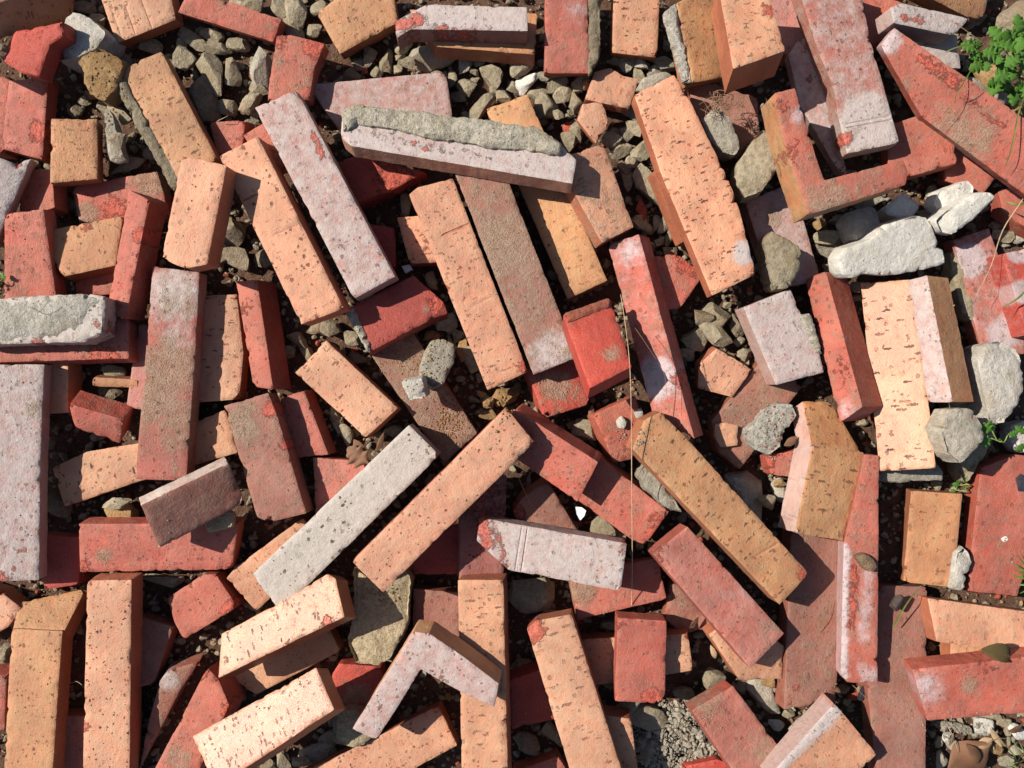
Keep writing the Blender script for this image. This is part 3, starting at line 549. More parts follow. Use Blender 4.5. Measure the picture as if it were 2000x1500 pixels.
('red brick with a whitish rounded left end at the lower right edge','red',[508.6,-325.6,70.8],[0.9908,0.1249,0.0526],[-0.0337,-0.1489,0.9883],[[-78.0,31.1],[73.1,31.1],[70.5,-32.9],[-65.6,-29.3]],26,{'dirt': 0.3,'spots': [[-66.5,8.1,24.0,'wash',0.6],[1.1,26.7,16.4,'raw',0.6],[-18.8,5.5,12.0,'dirt',0.7]]}),
('large brown brick tilted away in shade at the top left corner','ochre',[-538.7,393.9,63.4],[0.6676,0.5132,-0.5394],[0.7444,-0.4467,0.4963],[[-63.4,17.8],[81.8,17.8],[62.5,-20.4],[-80.9,-15.3]],40,{}),
('squarish peach half brick at left,right of the dusty chipped red brick','ochre',[-477.0,255.0,51.9],[0.0215,0.9998,-0.0043],[0.1961,0.0,0.9806],[[32.0,23.7],[35.8,-22.7],[-29.7,-24.7],[-38.0,23.7]],24,{'pits': 0.5,'mul': 0.95}),
('white-faced brick with a brown side at the left edge','lilac',[-560.3,199.2,68.2],[-0.381,-0.9243,0.0219],[0.286,-0.0953,0.9535],[[-40.7,-34.5],[-45.8,10.1],[-56.8,22.8],[72.2,22.8],[71.1,-21.2]],26,{'wash': 0.8}),
('narrow tilted red brick with a long dark side and orange chip at left','red',[-415.4,138.1,60.5],[0.2189,0.9727,0.0773],[-0.2148,-0.0293,0.9762],[[69.7,12.6],[63.6,-13.5],[-67.4,-11.7],[-65.9,12.6]],34,{'dirt': 0.35,'spots': [[24.5,-9.9,9.9,'raw',1.3],[-57.4,4.7,12.2,'raw',0.7]]}),
('narrow tilted red brick with a broad shaded right side,right of the peach brick','red',[-284.2,55.2,39.9],[0.1627,-0.9849,0.0586],[-0.3387,0.0,0.9409],[[-62.8,-14.3],[-58.6,13.1],[64.6,13.1],[56.8,-11.9]],36,{'dirt': 0.3,'spots': [[-31.4,-6.0,12.4,'raw',0.6]]}),
('long peach brick left of the long lilac brick,with a shadowed upper end','peach',[-244.2,161.2,84.1],[0.4522,-0.8908,0.0452],[-0.0995,0.0,0.995],[[-102.5,-23.1],[-100.3,23.8],[104.3,23.8],[98.5,-24.6]],30,{'mul': 1.06,'grooves': [[-47.0,-24.2,-46.3,-5.7,1.5],[1.4,-8.0,4.0,31.1,0.5]]}),
('ochre brick with a white left edge leaning against the pale peach one at top','ochre',[208.4,375.5,60.0],[0.185,-0.9772,-0.1044],[0.287,-0.0478,0.9567],[[-38.0,-27.7],[-53.4,25.7],[44.3,25.7],[47.1,-23.6]],30,{'mortar': [{'poly': [[-30.0,-40.2],[-38.5,-27.6],[47.7,-23.1],[45.3,-30.2]],'h': 0,'T': 14,'tone': 'whitemortar'}]}),
('long weathered red brick slanting down to the right edge below the leafy plant','red',[475.4,291.7,77.6],[0.8143,-0.5802,0.0178],[-0.1905,-0.2381,0.9524],[[-108.1,6.1],[-107.6,26.9],[122.8,26.9],[119.9,-32.3],[-27.1,-27.6]],24,{'dirt': 0.45,'spots': [[-104.3,13.4,14.1,'wash',1],[-65.9,18.6,7.6,'raw',0.95],[-60.0,18.4,7.6,'raw',0.95],[-54.1,18.2,7.6,'raw',0.95],[-48.2,18.0,7.6,'raw',0.95],[-42.2,17.8,7.6,'raw',0.95],[-36.3,17.6,7.6,'raw',0.95],[-30.4,17.4,7.6,'raw',0.95],[-24.5,17.2,7.6,'raw',0.95],[-18.6,17.0,7.6,'raw',0.95],[-6.0,9.9,4.9,'raw',0.7],[-2.4,9.8,4.9,'raw',0.7],[1.1,9.7,4.9,'raw',0.7],[4.7,9.6,4.9,'raw',0.7],[8.2,9.5,4.9,'raw',0.7],[11.8,9.4,4.9,'raw',0.7],[15.3,9.2,4.9,'raw',0.7],[18.9,9.1,4.9,'raw',0.7],[22.4,9.0,4.9,'raw',0.7],[26.0,8.9,4.9,'raw',0.7],[29.5,8.8,4.9,'raw',0.7],[33.1,8.7,4.9,'raw',0.7],[36.6,8.6,4.9,'raw',0.7],[40.2,8.5,4.9,'raw',0.7],[43.7,8.4,4.9,'raw',0.7],[47.3,8.3,4.9,'raw',0.7],[50.8,8.2,4.9,'raw',0.7],[54.4,8.0,4.9,'raw',0.7],[57.9,7.9,4.9,'raw',0.7],[61.5,7.8,4.9,'raw',0.7],[21.4,-22.0,32.5,'dirt',0.6]]}),
('white wedge-shaped brick with a thin red stripe at top right','lilac',[436.4,390.0,74.4],[0.9792,-0.1406,-0.1461],[0.1517,0.0298,0.988],[[-37.0,3.3],[-24.9,10.3],[55.7,10.3],[37.7,-11.5],[-31.6,-12.4]],30,{'wash': 0.85,'spots': [[-23.0,-5.0,4.4,'raw',1.2],[-19.3,-4.8,4.4,'raw',1.2],[-15.5,-4.5,4.4,'raw',1.2],[-11.8,-4.3,4.4,'raw',1.2],[-8.0,-4.1,4.4,'raw',1.2],[-4.3,-3.9,4.4,'raw',1.2],[-0.5,-3.7,4.4,'raw',1.2]]}),
('L-shaped red corner brick with an orange outer side','red',[329.9,233.5,113.2],[-0.9536,-0.3011,0.0],[0.0,0.0,1.0],[[40.9,-78.8],[18.8,-77.8],[19.5,2.3],[18.9,21.1],[-65.1,25.3],[-64.9,39.9],[-58.9,50.1],[45.0,50.1],[45.8,-32.2]],48,{'side': 'ochre','spots': [[40.6,-14.1,15.6,'raw',0.6],[23.8,-49.9,11.5,'wash',0.6],[19.9,41.6,20.9,'dirt',0.7],[33.1,-63.8,10.4,'raw',0.6]]}),
('pale peach brick with scattered pits and rough lower end,at upper left','peach',[-331.3,170.6,107.1],[-0.2039,-0.9785,-0.0298],[-0.0499,-0.02,0.9986],[[-61.6,-20.2],[-59.8,27.6],[43.0,27.6],[52.3,5.4],[46.3,-20.4],[-20.1,-20.0]],34,{'dots': 1,'mul': 1.06}),
('long dusty brown-red brick between two long peach ones in the centre','brown',[4.5,126.2,66.6],[-0.3638,0.9312,-0.0218],[-0.0599,0.0,0.9982],[[130.2,25.1],[99.5,-25.2],[-114.7,-25.0],[-115.1,25.1]],32,{'dirt': 0.75,'spots': [[-101.2,-2.7,27.5,'wash',0.9],[26.4,6.4,32.9,'dirt',0.5]]}),
('vivid red half brick with a raised top rim,right of centre','bright',[89.3,43.8,103.1],[-0.2885,0.8828,-0.3708],[0.0,0.3872,0.922],[[39.8,25.5],[43.3,-27.8],[-36.5,-23.1],[-46.6,25.5]],30,{'pits': 0.1,'spots': [[-16.5,-8.6,11.6,'dirt',0.9]],'mortar': [{'poly': [[40.9,25.1],[44.2,-27.0],[34.5,-27.6],[28.9,24.5]],'h': 3,'T': 5,'tone': 'redrim'}]}),
('deep red half brick with a broken right end and mortar on its left edge','deep',[-112.3,78.4,52.5],[0.8842,0.4584,-0.09],[0.0497,0.0994,0.9938],[[-61.4,33.7],[23.1,33.7],[38.8,-8.9],[36.6,-20.5],[21.4,-18.4],[-58.6,-19.5]],32,{'pits': 0.05,'spots': [[31.6,-7.1,13.4,'raw',1],[20.4,-4.5,7.8,'dirt',0.6]],'mortar': [{'poly': [[-61.9,33.9],[-51.0,32.1],[-52.6,-17.5],[-59.5,-20.3]],'h': 3,'T': 5,'tone': 'greymortar'}]}),
('peach half brick lying diagonally left of centre','peach',[-182.9,-6.1,41.1],[0.7311,-0.6786,0.0705],[-0.0499,0.0499,0.9975],[[-54.6,-25.3],[-53.6,24.3],[56.2,24.3],[52.1,-23.3]],32,{'mul': 0.95,'spots': [[54.5,20.4,7.9,'raw',0.6]]}),
('pale lilac squarish brick with a notch of mortar at right','lilac',[302.8,58.3,55.0],[-0.3952,0.9184,0.0198],[0.0499,0.0,0.9988],[[43.1,38.4],[41.6,-17.5],[10.9,-17.2],[8.7,-26.7],[-56.2,-15.5],[-48.1,38.4]],32,{'wash': 0.72,'mortar': [{'poly': [[11.0,-14.1],[9.0,-27.5],[-36.6,-22.0],[-33.0,-13.7],[-9.2,-14.7]],'h': 2,'T': 5,'tone': 'greymortar'}]}),
('shiny pale peach brick beneath the leaning pink and brown brick at right','peach',[417.8,10.8,55.6],[-0.0508,0.9909,-0.1245],[-0.4454,0.0891,0.8909],[[105.8,27.5],[101.3,-27.2],[-103.2,-27.7],[-103.9,27.5]],26,{'gloss': 0.75}),
('small upright red brick block with a chipped bottom corner at lower right','red',[142.7,-306.2,62.5],[0.0267,0.9992,0.0305],[-0.02,-0.03,0.9994],[[53.7,30.7],[52.1,-22.1],[-30.8,-23.1],[-37.8,-16.2],[-37.2,30.7]],26,{'dirt': 0.3,'spots': [[-33.0,-10.0,14.3,'raw',1.2],[49.4,27.3,12.1,'raw',0.6]]}),
('salmon red brick with a dark upper side just right of the long diagonal peach brick','red',[31.8,-69.6,74.1],[0.8377,-0.5366,0.1021],[-0.2381,-0.1905,0.9524],[[-49.8,9.0],[-45.6,21.8],[57.0,21.8],[62.0,-28.2],[-23.6,-24.5]],34,{'spots': [[62.7,-6.2,16.3,'raw',0.5]]}),
('red-brown brick with a bright chipped right edge and olive dust,left of centre','brown',[-266.1,-83.5,56.1],[-0.2914,0.9565,-0.0146],[-0.0499,0.0,0.9988],[[70.8,27.9],[70.5,-22.8],[44.9,-25.0],[-66.8,-25.0],[-64.2,17.1],[-55.2,27.9]],32,{'dirt': 0.4,'redd': 1,'spots': [[52.3,-19.6,10.0,'raw',1.2],[10.6,-23.4,7.8,'raw',1],[45.7,16.0,22.2,'dirt',0.9]]}),
('big lilac-white pitted brick standing at the left edge','lilac',[-541.0,-93.2,61.1],[0.0,1.0,0.0],[0.1483,0.0,0.9889],[[114.0,46.1],[114.3,-33.9],[10.0,-29.7],[-119.3,-28.7],[-119.0,46.1]],24,{'dots': 1,'wash': 0.68,'spots': [[-89.2,-4.9,27.6,'raw',0.35],[-119.2,7.9,11.0,'raw',1],[65.5,-25.6,11.0,'dirt',0.8]]}),
('salmon diagonal brick just below the long ochre diagonal brick','salmon',[221.6,-226.8,69.7],[-0.6464,0.7591,0.0776],[0.1191,-0.0,0.9929],[[82.3,24.9],[80.0,-22.5],[-79.8,-27.4],[-82.5,24.9]],26,{'dirt': 0.3,'spots': [[76.1,23.7,13.1,'raw',0.7],[-7.4,-19.9,27.4,'wash',0.3],[-63.7,-24.5,21.9,'dirt',0.4]]}),
('peach brick leaning at the bottom with a round shadow and a red chipped top corner','peach',[60.5,-329.8,68.2],[0.307,-0.9514,0.0246],[-0.0797,0.0,0.9968],[[-77.3,-21.9],[-82.5,-10.4],[-78.2,28.6],[126.6,28.6],[111.5,-24.8]],26,{'mul': 0.93,'spots': [[-71.2,-14.7,14.2,'raw',1.2]]}),
('upright peach brick at bottom centre under the bent pink corner brick','peach',[-30.9,-326.6,76.9],[-0.0208,0.9998,-0.0025],[-0.1191,-0.0,0.9929],[[118.4,24.6],[118.7,-24.3],[-117.7,-24.8],[-119.5,24.6]],34,{'mul': 0.93}),
('peach brick at the bottom edge under the left arm of the bent pink corner brick','peach',[-144.4,-409.5,38.6],[-0.8788,-0.4772,0.0038],[-0.0497,0.0994,0.9938],[[106.5,-24.1],[-3.7,-19.1],[-80.7,-17.2],[-79.3,30.2],[57.2,30.2]],26,{'mul': 0.9,'spots': [[17.9,-21.1,14.7,'raw',0.4]]}),
('dusty red brick with a dark right side at the bottom left','red',[-340.3,-363.2,60.3],[-0.4206,-0.9073,-0.0051],[-0.119,0.0496,0.9917],[[75.0,-20.7],[10.7,-17.1],[-55.5,-14.5],[-50.3,1.6],[-30.7,25.3],[50.8,25.3]],44,{'dirt': 0.25,'spots': [[-25.5,23.4,7.7,'raw',1.2],[-47.7,-16.6,8.8,'raw',1],[44.8,-0.3,16.6,'dirt',0.7]]}),
('pale upright peach brick at bottom left crossed by a pointed shadow','peach',[-441.3,-335.4,51.1],[-0.0356,-0.9975,-0.0606],[-0.02,-0.0599,0.998],[[-122.1,-23.0],[-124.7,25.1],[122.2,25.1],[124.6,-27.2]],30,{'dots': 1,'mul': 1.02,'spots': [[40.7,-24.2,7.8,'raw',1]]}),
('bent ochre corner brick at the bottom left corner with a folded-down top','ochre',[-526.0,-362.5,47.4],[0.0256,0.9984,-0.0494],[-0.02,0.0499,0.9986],[[92.7,27.4],[91.6,-29.1],[-91.3,-25.6],[-93.1,27.4]],26,{'dots': 1,'mul': 0.95,'ret': {'loc': [-521.8,-256.1,26.9],'ex': [0.9988,-0.0436,0.0222],'n': [0.0099,0.6235,0.7818],'poly': [[-28.3,-21.3],[28.2,-21.3],[34.4,31.3],[-34.4,11.2]]}}),
('bent ochre corner brick with a pale left end,right of the long ochre diagonal brick','ochre',[351.5,-114.5,54.4],[0.202,0.9794,-0.0015],[0.2423,-0.0485,0.969],[[43.4,38.5],[45.4,-25.9],[19.6,-28.7],[-53.4,-22.3],[-55.0,38.5]],34,{'side': 'lilac','side_rgb': (0.4,0.26,0.22),'swash': 0.9,'ret': {'loc': [346.2,-45.1,42.9],'ex': [0.9549,-0.1648,-0.247],'n': [0.2944,0.4186,0.8591],'poly': [[-23.4,-27.5],[41.0,-27.5],[9.3,30.3],[-27.0,24.7]]}}),
('gleaming white-lit peach brick at the bottom left','peach',[-256.8,-353.0,99.4],[0.8664,0.4942,0.0716],[-0.2587,0.3215,0.9109],[[-79.7,26.3],[73.8,26.3],[76.8,-20.7],[-70.8,-32.0]],28,{'gloss': 1.0}),
('upright peach block at right beside a white stone sliver','ochre',[470.1,-172.9,27.0],[-0.0907,-0.9958,-0.0136],[-0.1483,0.0,0.9889],[[-51.1,-27.2],[-53.1,26.8],[51.9,26.8],[52.3,-26.4]],24,{'pits': 0.6}),
('peach brick with a whitewashed upper edge at the bottom right','peach',[341.0,-399.2,66.7],[0.663,0.7486,0.0051],[0.0598,-0.0598,0.9964],[[-61.3,35.7],[45.7,35.7],[34.9,-39.0],[-19.3,-32.4]],30,{'pits': 0.6,'spots': [[37.6,29.7,10.4,'wash',0.95],[29.8,30.3,10.4,'wash',0.95],[21.9,30.9,10.4,'wash',0.95],[14.1,31.4,10.4,'wash',0.95],[6.3,32.0,10.4,'wash',0.95],[-1.5,32.6,10.4,'wash',0.95],[-9.3,33.2,10.4,'wash',0.95],[-17.1,33.7,10.4,'wash',0.95],[-25.0,34.3,10.4,'wash',0.95],[-32.8,34.9,10.4,'wash',0.95],[-40.6,35.5,10.4,'wash',0.95],[-48.4,36.1,10.4,'wash',0.95],[-56.2,36.6,10.4,'wash',0.95]]}),
('rough mortar-covered brick at the left edge with white crust and a twig shadow','grey',[-495.2,68.5,82.1],[-0.9997,-0.0243,0.0012],[0.0,0.0499,0.9988],[[82.7,-20.0],[12.4,-24.9],[-48.1,-26.1],[-65.9,-23.0],[-63.7,17.2],[-44.3,25.4],[44.6,25.4],[82.3,26.1]],30,{'rough': 1.3,'wash': 0.8,'spots': [[-60.5,10.6,14.0,'raw',0.6],[6.9,24.1,9.7,'raw',0.8]],'mortar': [{'poly': [[81.6,-17.8],[15.1,-23.8],[-47.0,-24.5],[-62.1,-18.7],[-36.2,15.4],[33.8,23.5],[81.3,22.3]],'h': 1.2,'T': 4,'tone': 'whitemortar'}]}),
('long brick,whitewashed at the top and olive-stained to red at the bottom,left','lilac',[-375.4,12.4,49.0],[-0.071,-0.9975,0.0],[-0.0,0.0,1.0],[[-114.7,-25.5],[-111.7,25.7],[-17.6,27.4],[116.5,27.4],[118.7,-28.0],[8.7,-26.9]],26,{'basered': 1,'wash': 0.12,'dirt': 0.4,'spots': [[-85.7,0.1,34.7,'wash',0.7],[-77.7,6.2,22.4,'dirt',0.5],[-44.1,5.8,25.2,'wash',0.4],[51.4,4.2,39.2,'dirt',0.5],[30.5,-16.9,25.2,'dirt',1.3],[-4.4,0.2,33.6,'dirt',0.9],[90.8,1.4,39.2,'raw',0.12]]}),
('long lilac brick with a chipped red right edge,right of the shadowed long peach one','lilac',[-197.7,201.7,81.3],[-0.4614,0.8871,-0.0092],[-0.02,0.0,0.9998],[[114.8,24.3],[111.5,-23.6],[-112.6,-25.0],[-113.6,24.3]],32,{'dirt': 0.2,'wash': 0.6,'spots': [[61.1,-17.0,3.8,'raw',1],[58.3,-16.9,3.8,'raw',1],[55.4,-16.8,3.8,'raw',1],[52.6,-16.6,3.8,'raw',1],[49.7,-16.5,3.8,'raw',1],[46.9,-16.3,3.8,'raw',1],[44.0,-16.2,3.8,'raw',1],[41.1,-16.1,3.8,'raw',1],[38.3,-15.9,3.8,'raw',1],[35.4,-15.8,3.8,'raw',1],[32.6,-15.6,3.8,'raw',1],[-83.2,-15.3,16.2,'raw',0.3]]}),
('white-faced brick with a broken red left end at the top edge','lilac',[-69.5,388.0,68.2],[-0.9998,0.0182,-0.0018],[0.0,0.0995,0.995],[[22.6,-19.3],[-85.1,-17.8],[-86.6,8.7],[38.8,8.7],[53.8,18.7],[56.6,1.0]],30,{'side': 'brown','swash': 0.1,'wash': 0.8,'spots': [[49.8,5.4,9.3,'raw',1.2],[43.3,3.0,9.3,'raw',1.2],[36.8,0.6,9.3,'raw',1.2],[30.3,-1.8,9.3,'raw',1.2],[12.5,7.0,4.4,'raw',0.7],[9.4,7.1,4.4,'raw',0.7],[6.3,7.1,4.4,'raw',0.7],[3.1,7.1,4.4,'raw',0.7],[0.0,7.1,4.4,'raw',0.7],[-3.1,7.2,4.4,'raw',0.7],[-6.3,7.2,4.4,'raw',0.7],[-9.4,7.2,4.4,'raw',0.7],[-12.5,7.2,4.4,'raw',0.7],[-15.6,7.3,4.4,'raw',0.7],[-18.8,7.3,4.4,'raw',0.7],[-21.9,7.3,4.4,'raw',0.7],[-25.0,7.3,4.4,'raw',0.7],[-28.2,7.4,4.4,'raw',0.7],[-31.3,7.4,4.4,'raw',0.7],[-42.2,4.9,6.6,'raw',0.5]]}),
('pale peach brick with a dark lower end face at top,leaning over the ochre one','peach',[244.0,373.3,108.1],[-0.0906,0.9651,-0.2458],[-0.0485,0.2423,0.969],[[46.7,25.6],[46.8,-21.7],[-39.5,-29.5],[-54.0,25.6]],46,{'spots': [[8.8,-19.7,10.5,'raw',1]]}),
('thin whitewashed brick sliver left of the long pinkish brick at top right','lilac',[334.1,309.7,40.6],[0.2866,-0.9557,-0.0669],[-0.099,-0.099,0.9901],[[-58.2,-14.1],[-72.3,2.2],[-70.8,13.6],[86.1,13.6],[80.2,6.1],[38.1,-5.6],[-2.9,-15.8]],22,{'wash': 0.6,'spots': [[59.2,5.9,28.2,'raw',0.25],[-61.2,8.2,7.9,'raw',1],[-25.7,2.8,6.8,'raw',0.7]]}),
('large pitted peach brick with a grey stain at its lower right edge','peach',[197.6,224.5,76.7],[-0.3816,0.9242,-0.0153],[-0.04,0.0,0.9992],[[103.4,30.9],[105.9,-15.8],[83.7,-20.6],[-16.0,-26.1],[-43.8,-26.2],[-123.1,-14.9],[-126.3,36.4],[16.4,36.4]],30,{'mul': 1.1,'spots': [[-98.5,-12.3,15.2,'wash',1]]}),
('narrow tilted red brick with a shaded right side overlapping the shiny peach one','red',[347.4,43.6,56.4],[-0.1655,0.966,-0.1986],[-0.7682,0.0,0.6402],[[79.6,13.8],[78.9,-12.4],[-74.3,-15.3],[-84.2,13.8]],44,{'spots': [[-29.9,-6.8,22.2,'raw',0.5],[-73.0,1.7,13.3,'wash',0.5],[68.4,7.7,12.2,'raw',0.3]]}),
('leaning brick with a narrow pink-white face and a broad brown side at right','lilac',[442.7,47.5,74.6],[0.1094,-0.9784,0.1751],[-0.848,0.0,0.53],[[-69.0,-9.9],[-67.1,12.2],[70.6,12.2],[65.5,-14.6]],40,{'wash': 0.65,'side': 'ochre','swash': 0.03,'spots': [[54.3,1.3,14.1,'raw',0.4]]}),
('long peach brick with a dark crack line,left of the dusty brown one','peach',[-57.3,129.0,62.1],[-0.3721,0.9281,-0.0112],[-0.03,0.0,0.9996],[[90.1,21.8],[93.9,10.7],[88.6,-28.4],[-135.2,-26.0],[-137.4,21.8]],32,{'spots': [[-127.3,-22.6,9.9,'raw',0.9]],'grooves': [[36.0,3.5,36.5,-27.7,1.2],[-47.9,5.0,-45.9,-19.6,0.5]]}),
('long red and white brick turned on edge,right of the vivid red half brick','red',[146.8,55.0,61.4],[0.2503,-0.9658,0.0672],[-0.4466,-0.0536,0.8931],[[-105.7,-17.9],[-105.5,18.5],[121.9,18.5],[89.2,-19.0]],38,{'wash': 0.26,'spots': [[50.5,-2.8,22.1,'wash',0.9],[55.9,17.3,11.0,'raw',1],[-91.2,4.2,16.6,'wash',0.4]]}),
('long diagonal peach brick just below the grey-white diagonal one','peach',[-70.8,-121.4,99.8],[0.7081,0.706,0.0141],[-0.0,-0.02,0.9998],[[-112.3,22.9],[113.9,22.9],[109.8,-23.2],[-111.3,-22.6]],32,{'dots': 1,'mul': 0.92,'spots': [[19.9,24.6,10.6,'raw',0.5],[91.1,-16.5,10.6,'dirt',0.6]]}),
('long grey-white diagonal brick with dark pits in the lower centre','grey',[-180.1,-143.4,60.9],[-0.7105,-0.7036,-0.0141],[0.0,-0.02,0.9998],[[115.6,-26.7],[-119.1,-21.8],[-119.2,24.2],[122.7,24.2]],32,{'wash': 1.0,'dots': 1,'spots': [[-111.4,11.8,5.5,'raw',0.7]]}),
('long ochre diagonal brick with a pale left side at lower right','ochre',[198.7,-102.7,88.1],[-0.6872,0.7218,0.0825],[0.1191,0.0,0.9929],[[76.5,29.0],[90.0,-0.6],[83.6,-20.2],[57.5,-20.3],[-153.1,-16.8],[-154.7,29.0]],30,{'spots': [[-148.2,-11.9,9.7,'raw',1],[77.1,-20.1,5.4,'raw',0.6]],'grooves': [[-97.0,16.0,-109.4,-27.0,0.5],[-69.8,-18.0,-75.9,-43.4,0.5]]}),
('pale pink brick with a red left end and two grooves,lower centre','lilac',[29.3,-178.3,77.3],[0.985,-0.1652,0.0493],[-0.0499,0.0,0.9988],[[-69.3,25.0],[-42.1,24.8],[89.0,24.8],[90.9,-25.9],[29.5,-24.8],[-30.0,-24.4],[-67.9,0.4]],32,{'dots': 1,'wash': 0.72,'spots': [[-66.7,22.7,8.1,'raw',1.1],[-64.3,16.8,8.1,'raw',1.1],[-61.9,10.8,8.1,'raw',1.1],[-59.5,4.9,8.1,'raw',1.1],[-57.2,-1.0,8.1,'raw',1.1],[-54.3,21.6,7.0,'raw',0.75],[-52.1,16.9,7.0,'raw',0.75],[-49.9,12.3,7.0,'raw',0.75],[-47.7,7.6,7.0,'raw',0.75],[-45.5,3.0,7.0,'raw',0.75],[-43.3,-1.7,7.0,'raw',0.75],[-41.2,-6.3,7.0,'raw',0.75],[-39.0,-11.0,7.0,'raw',0.75],[-36.8,-15.6,7.0,'raw',0.75],[-34.6,-20.2,7.0,'raw',0.75],[84.9,19.7,9.8,'raw',0.7]],'grooves': [[-16.6,23.8,-15.6,-24.6,1.0],[-22.7,23.8,-22.3,-24.7,0.8]]}),
('shiny peach brick with dark slits above the gleaming one at lower left','peach',[-237.9,-243.1,80.7],[-0.8865,-0.4486,-0.1136],[-0.259,0.2775,0.9251],[[77.9,-12.2],[7.8,-14.7],[-57.3,-20.2],[-63.6,-11.5],[-59.4,29.3],[94.5,29.3]],30,{'gloss': 0.9,'spots': [[-40.6,26.7,8.6,'raw',0.8],[10.1,29.7,10.8,'raw',0.4]]}),
('tilted brown brick with a bright white upper edge and pale left end,lower left','brown',[-336.0,-127.9,78.9],[-0.8213,-0.4605,0.3366],[0.4708,-0.214,0.8559],[[44.5,-27.4],[-50.3,-23.3],[-45.9,25.3],[51.7,25.3]],25,{'pits': 0.1,'sidewash': 1}),
('white brick topped with a ragged grey mortar ridge across the upper centre','lilac',[-64.4,258.1,86.3],[-0.9836,0.1767,-0.0353],[0.0,0.1961,0.9806],[[119.1,-10.7],[108.3,-16.9],[-66.1,-26.8],[-108.3,-19.7],[-134.0,0.3],[-134.2,27.0],[101.4,27.0],[113.9,19.8]],27,{'side_rgb': (0.4,0.2,0.12),'swash': 0.05,'wash': 0.75,'spots': [[80.3,10.1,7.0,'raw',0.55],[75.1,10.4,7.0,'raw',0.55],[70.0,10.6,7.0,'raw',0.55],[64.8,10.9,7.0,'raw',0.55],[59.7,11.1,7.0,'raw',0.55],[54.5,11.3,7.0,'raw',0.55],[49.4,11.6,7.0,'raw',0.55],[44.3,11.8,7.0,'raw',0.55],[39.1,12.0,7.0,'raw',0.55],[34.0,12.3,7.0,'raw',0.55],[28.8,12.5,7.0,'raw',0.55],[23.7,12.8,7.0,'raw',0.55],[18.6,13.0,7.0,'raw',0.55],[13.5,13.2,7.0,'raw',0.55],[8.3,13.5,7.0,'raw',0.55],[-24.4,13.3,5.4,'raw',0.5],[-28.8,13.7,5.4,'raw',0.5],[-33.3,14.1,5.4,'raw',0.5],[-37.7,14.4,5.4,'raw',0.5],[-42.1,14.8,5.4,'raw',0.5],[-46.5,15.1,5.4,'raw',0.5]],'mortar': [{'poly': [[119.3,-8.9],[102.8,-17.3],[37.4,-21.5],[-39.0,-24.8],[-88.2,-25.5],[-116.7,-12.4],[-115.6,0.2],[-76.7,1.4],[-39.1,4.8],[10.1,4.4],[54.3,3.0],[98.2,3.9],[111.0,15.8]],'h': 6,'T': 9,'tone': 'greymortar'}]}),
('bent pink and white corner brick resting on the upright peach brick at bottom centre','lilac',[-80.3,-309.6,100.4],[0.5079,0.8351,0.2113],[-0.1173,-0.1759,0.9774],[[36.6,47.0],[44.7,32.0],[42.8,-7.2],[37.6,-55.7],[12.3,-65.1],[8.0,-36.7],[5.4,19.4],[-91.9,19.2],[-95.5,47.0]],30,{'wash': 0.6,'side': 'ochre','dots': 1,'swash': 0.05,'spots': [[5.5,2.1,21.2,'raw',0.35],[-54.7,33.6,21.2,'raw',0.35]]}),
('long pinkish brick with a grooved whitewashed lower end at top right','lilac',[355.6,338.1,70.5],[0.2677,-0.9635,0.0054],[-0.02,0.0,0.9998],[[-107.7,-25.0],[-89.3,38.6],[-22.4,34.1],[92.9,34.1],[89.4,-22.3],[44.4,-20.5],[14.3,-16.6],[-21.5,-22.5]],28,{'wash': 0.45,'dirt': 0.35,'basered': 1,'spots': [[69.7,8.5,32.8,'wash',0.9],[-40.8,-0.2,21.9,'raw',0.3],[73.6,-17.9,7.7,'raw',1.3],[22.3,21.7,32.8,'raw',0.12]],'grooves': [[58.8,-13.8,63.2,35.6,0.9],[63.1,-15.0,67.9,36.0,1.1]]}),
]
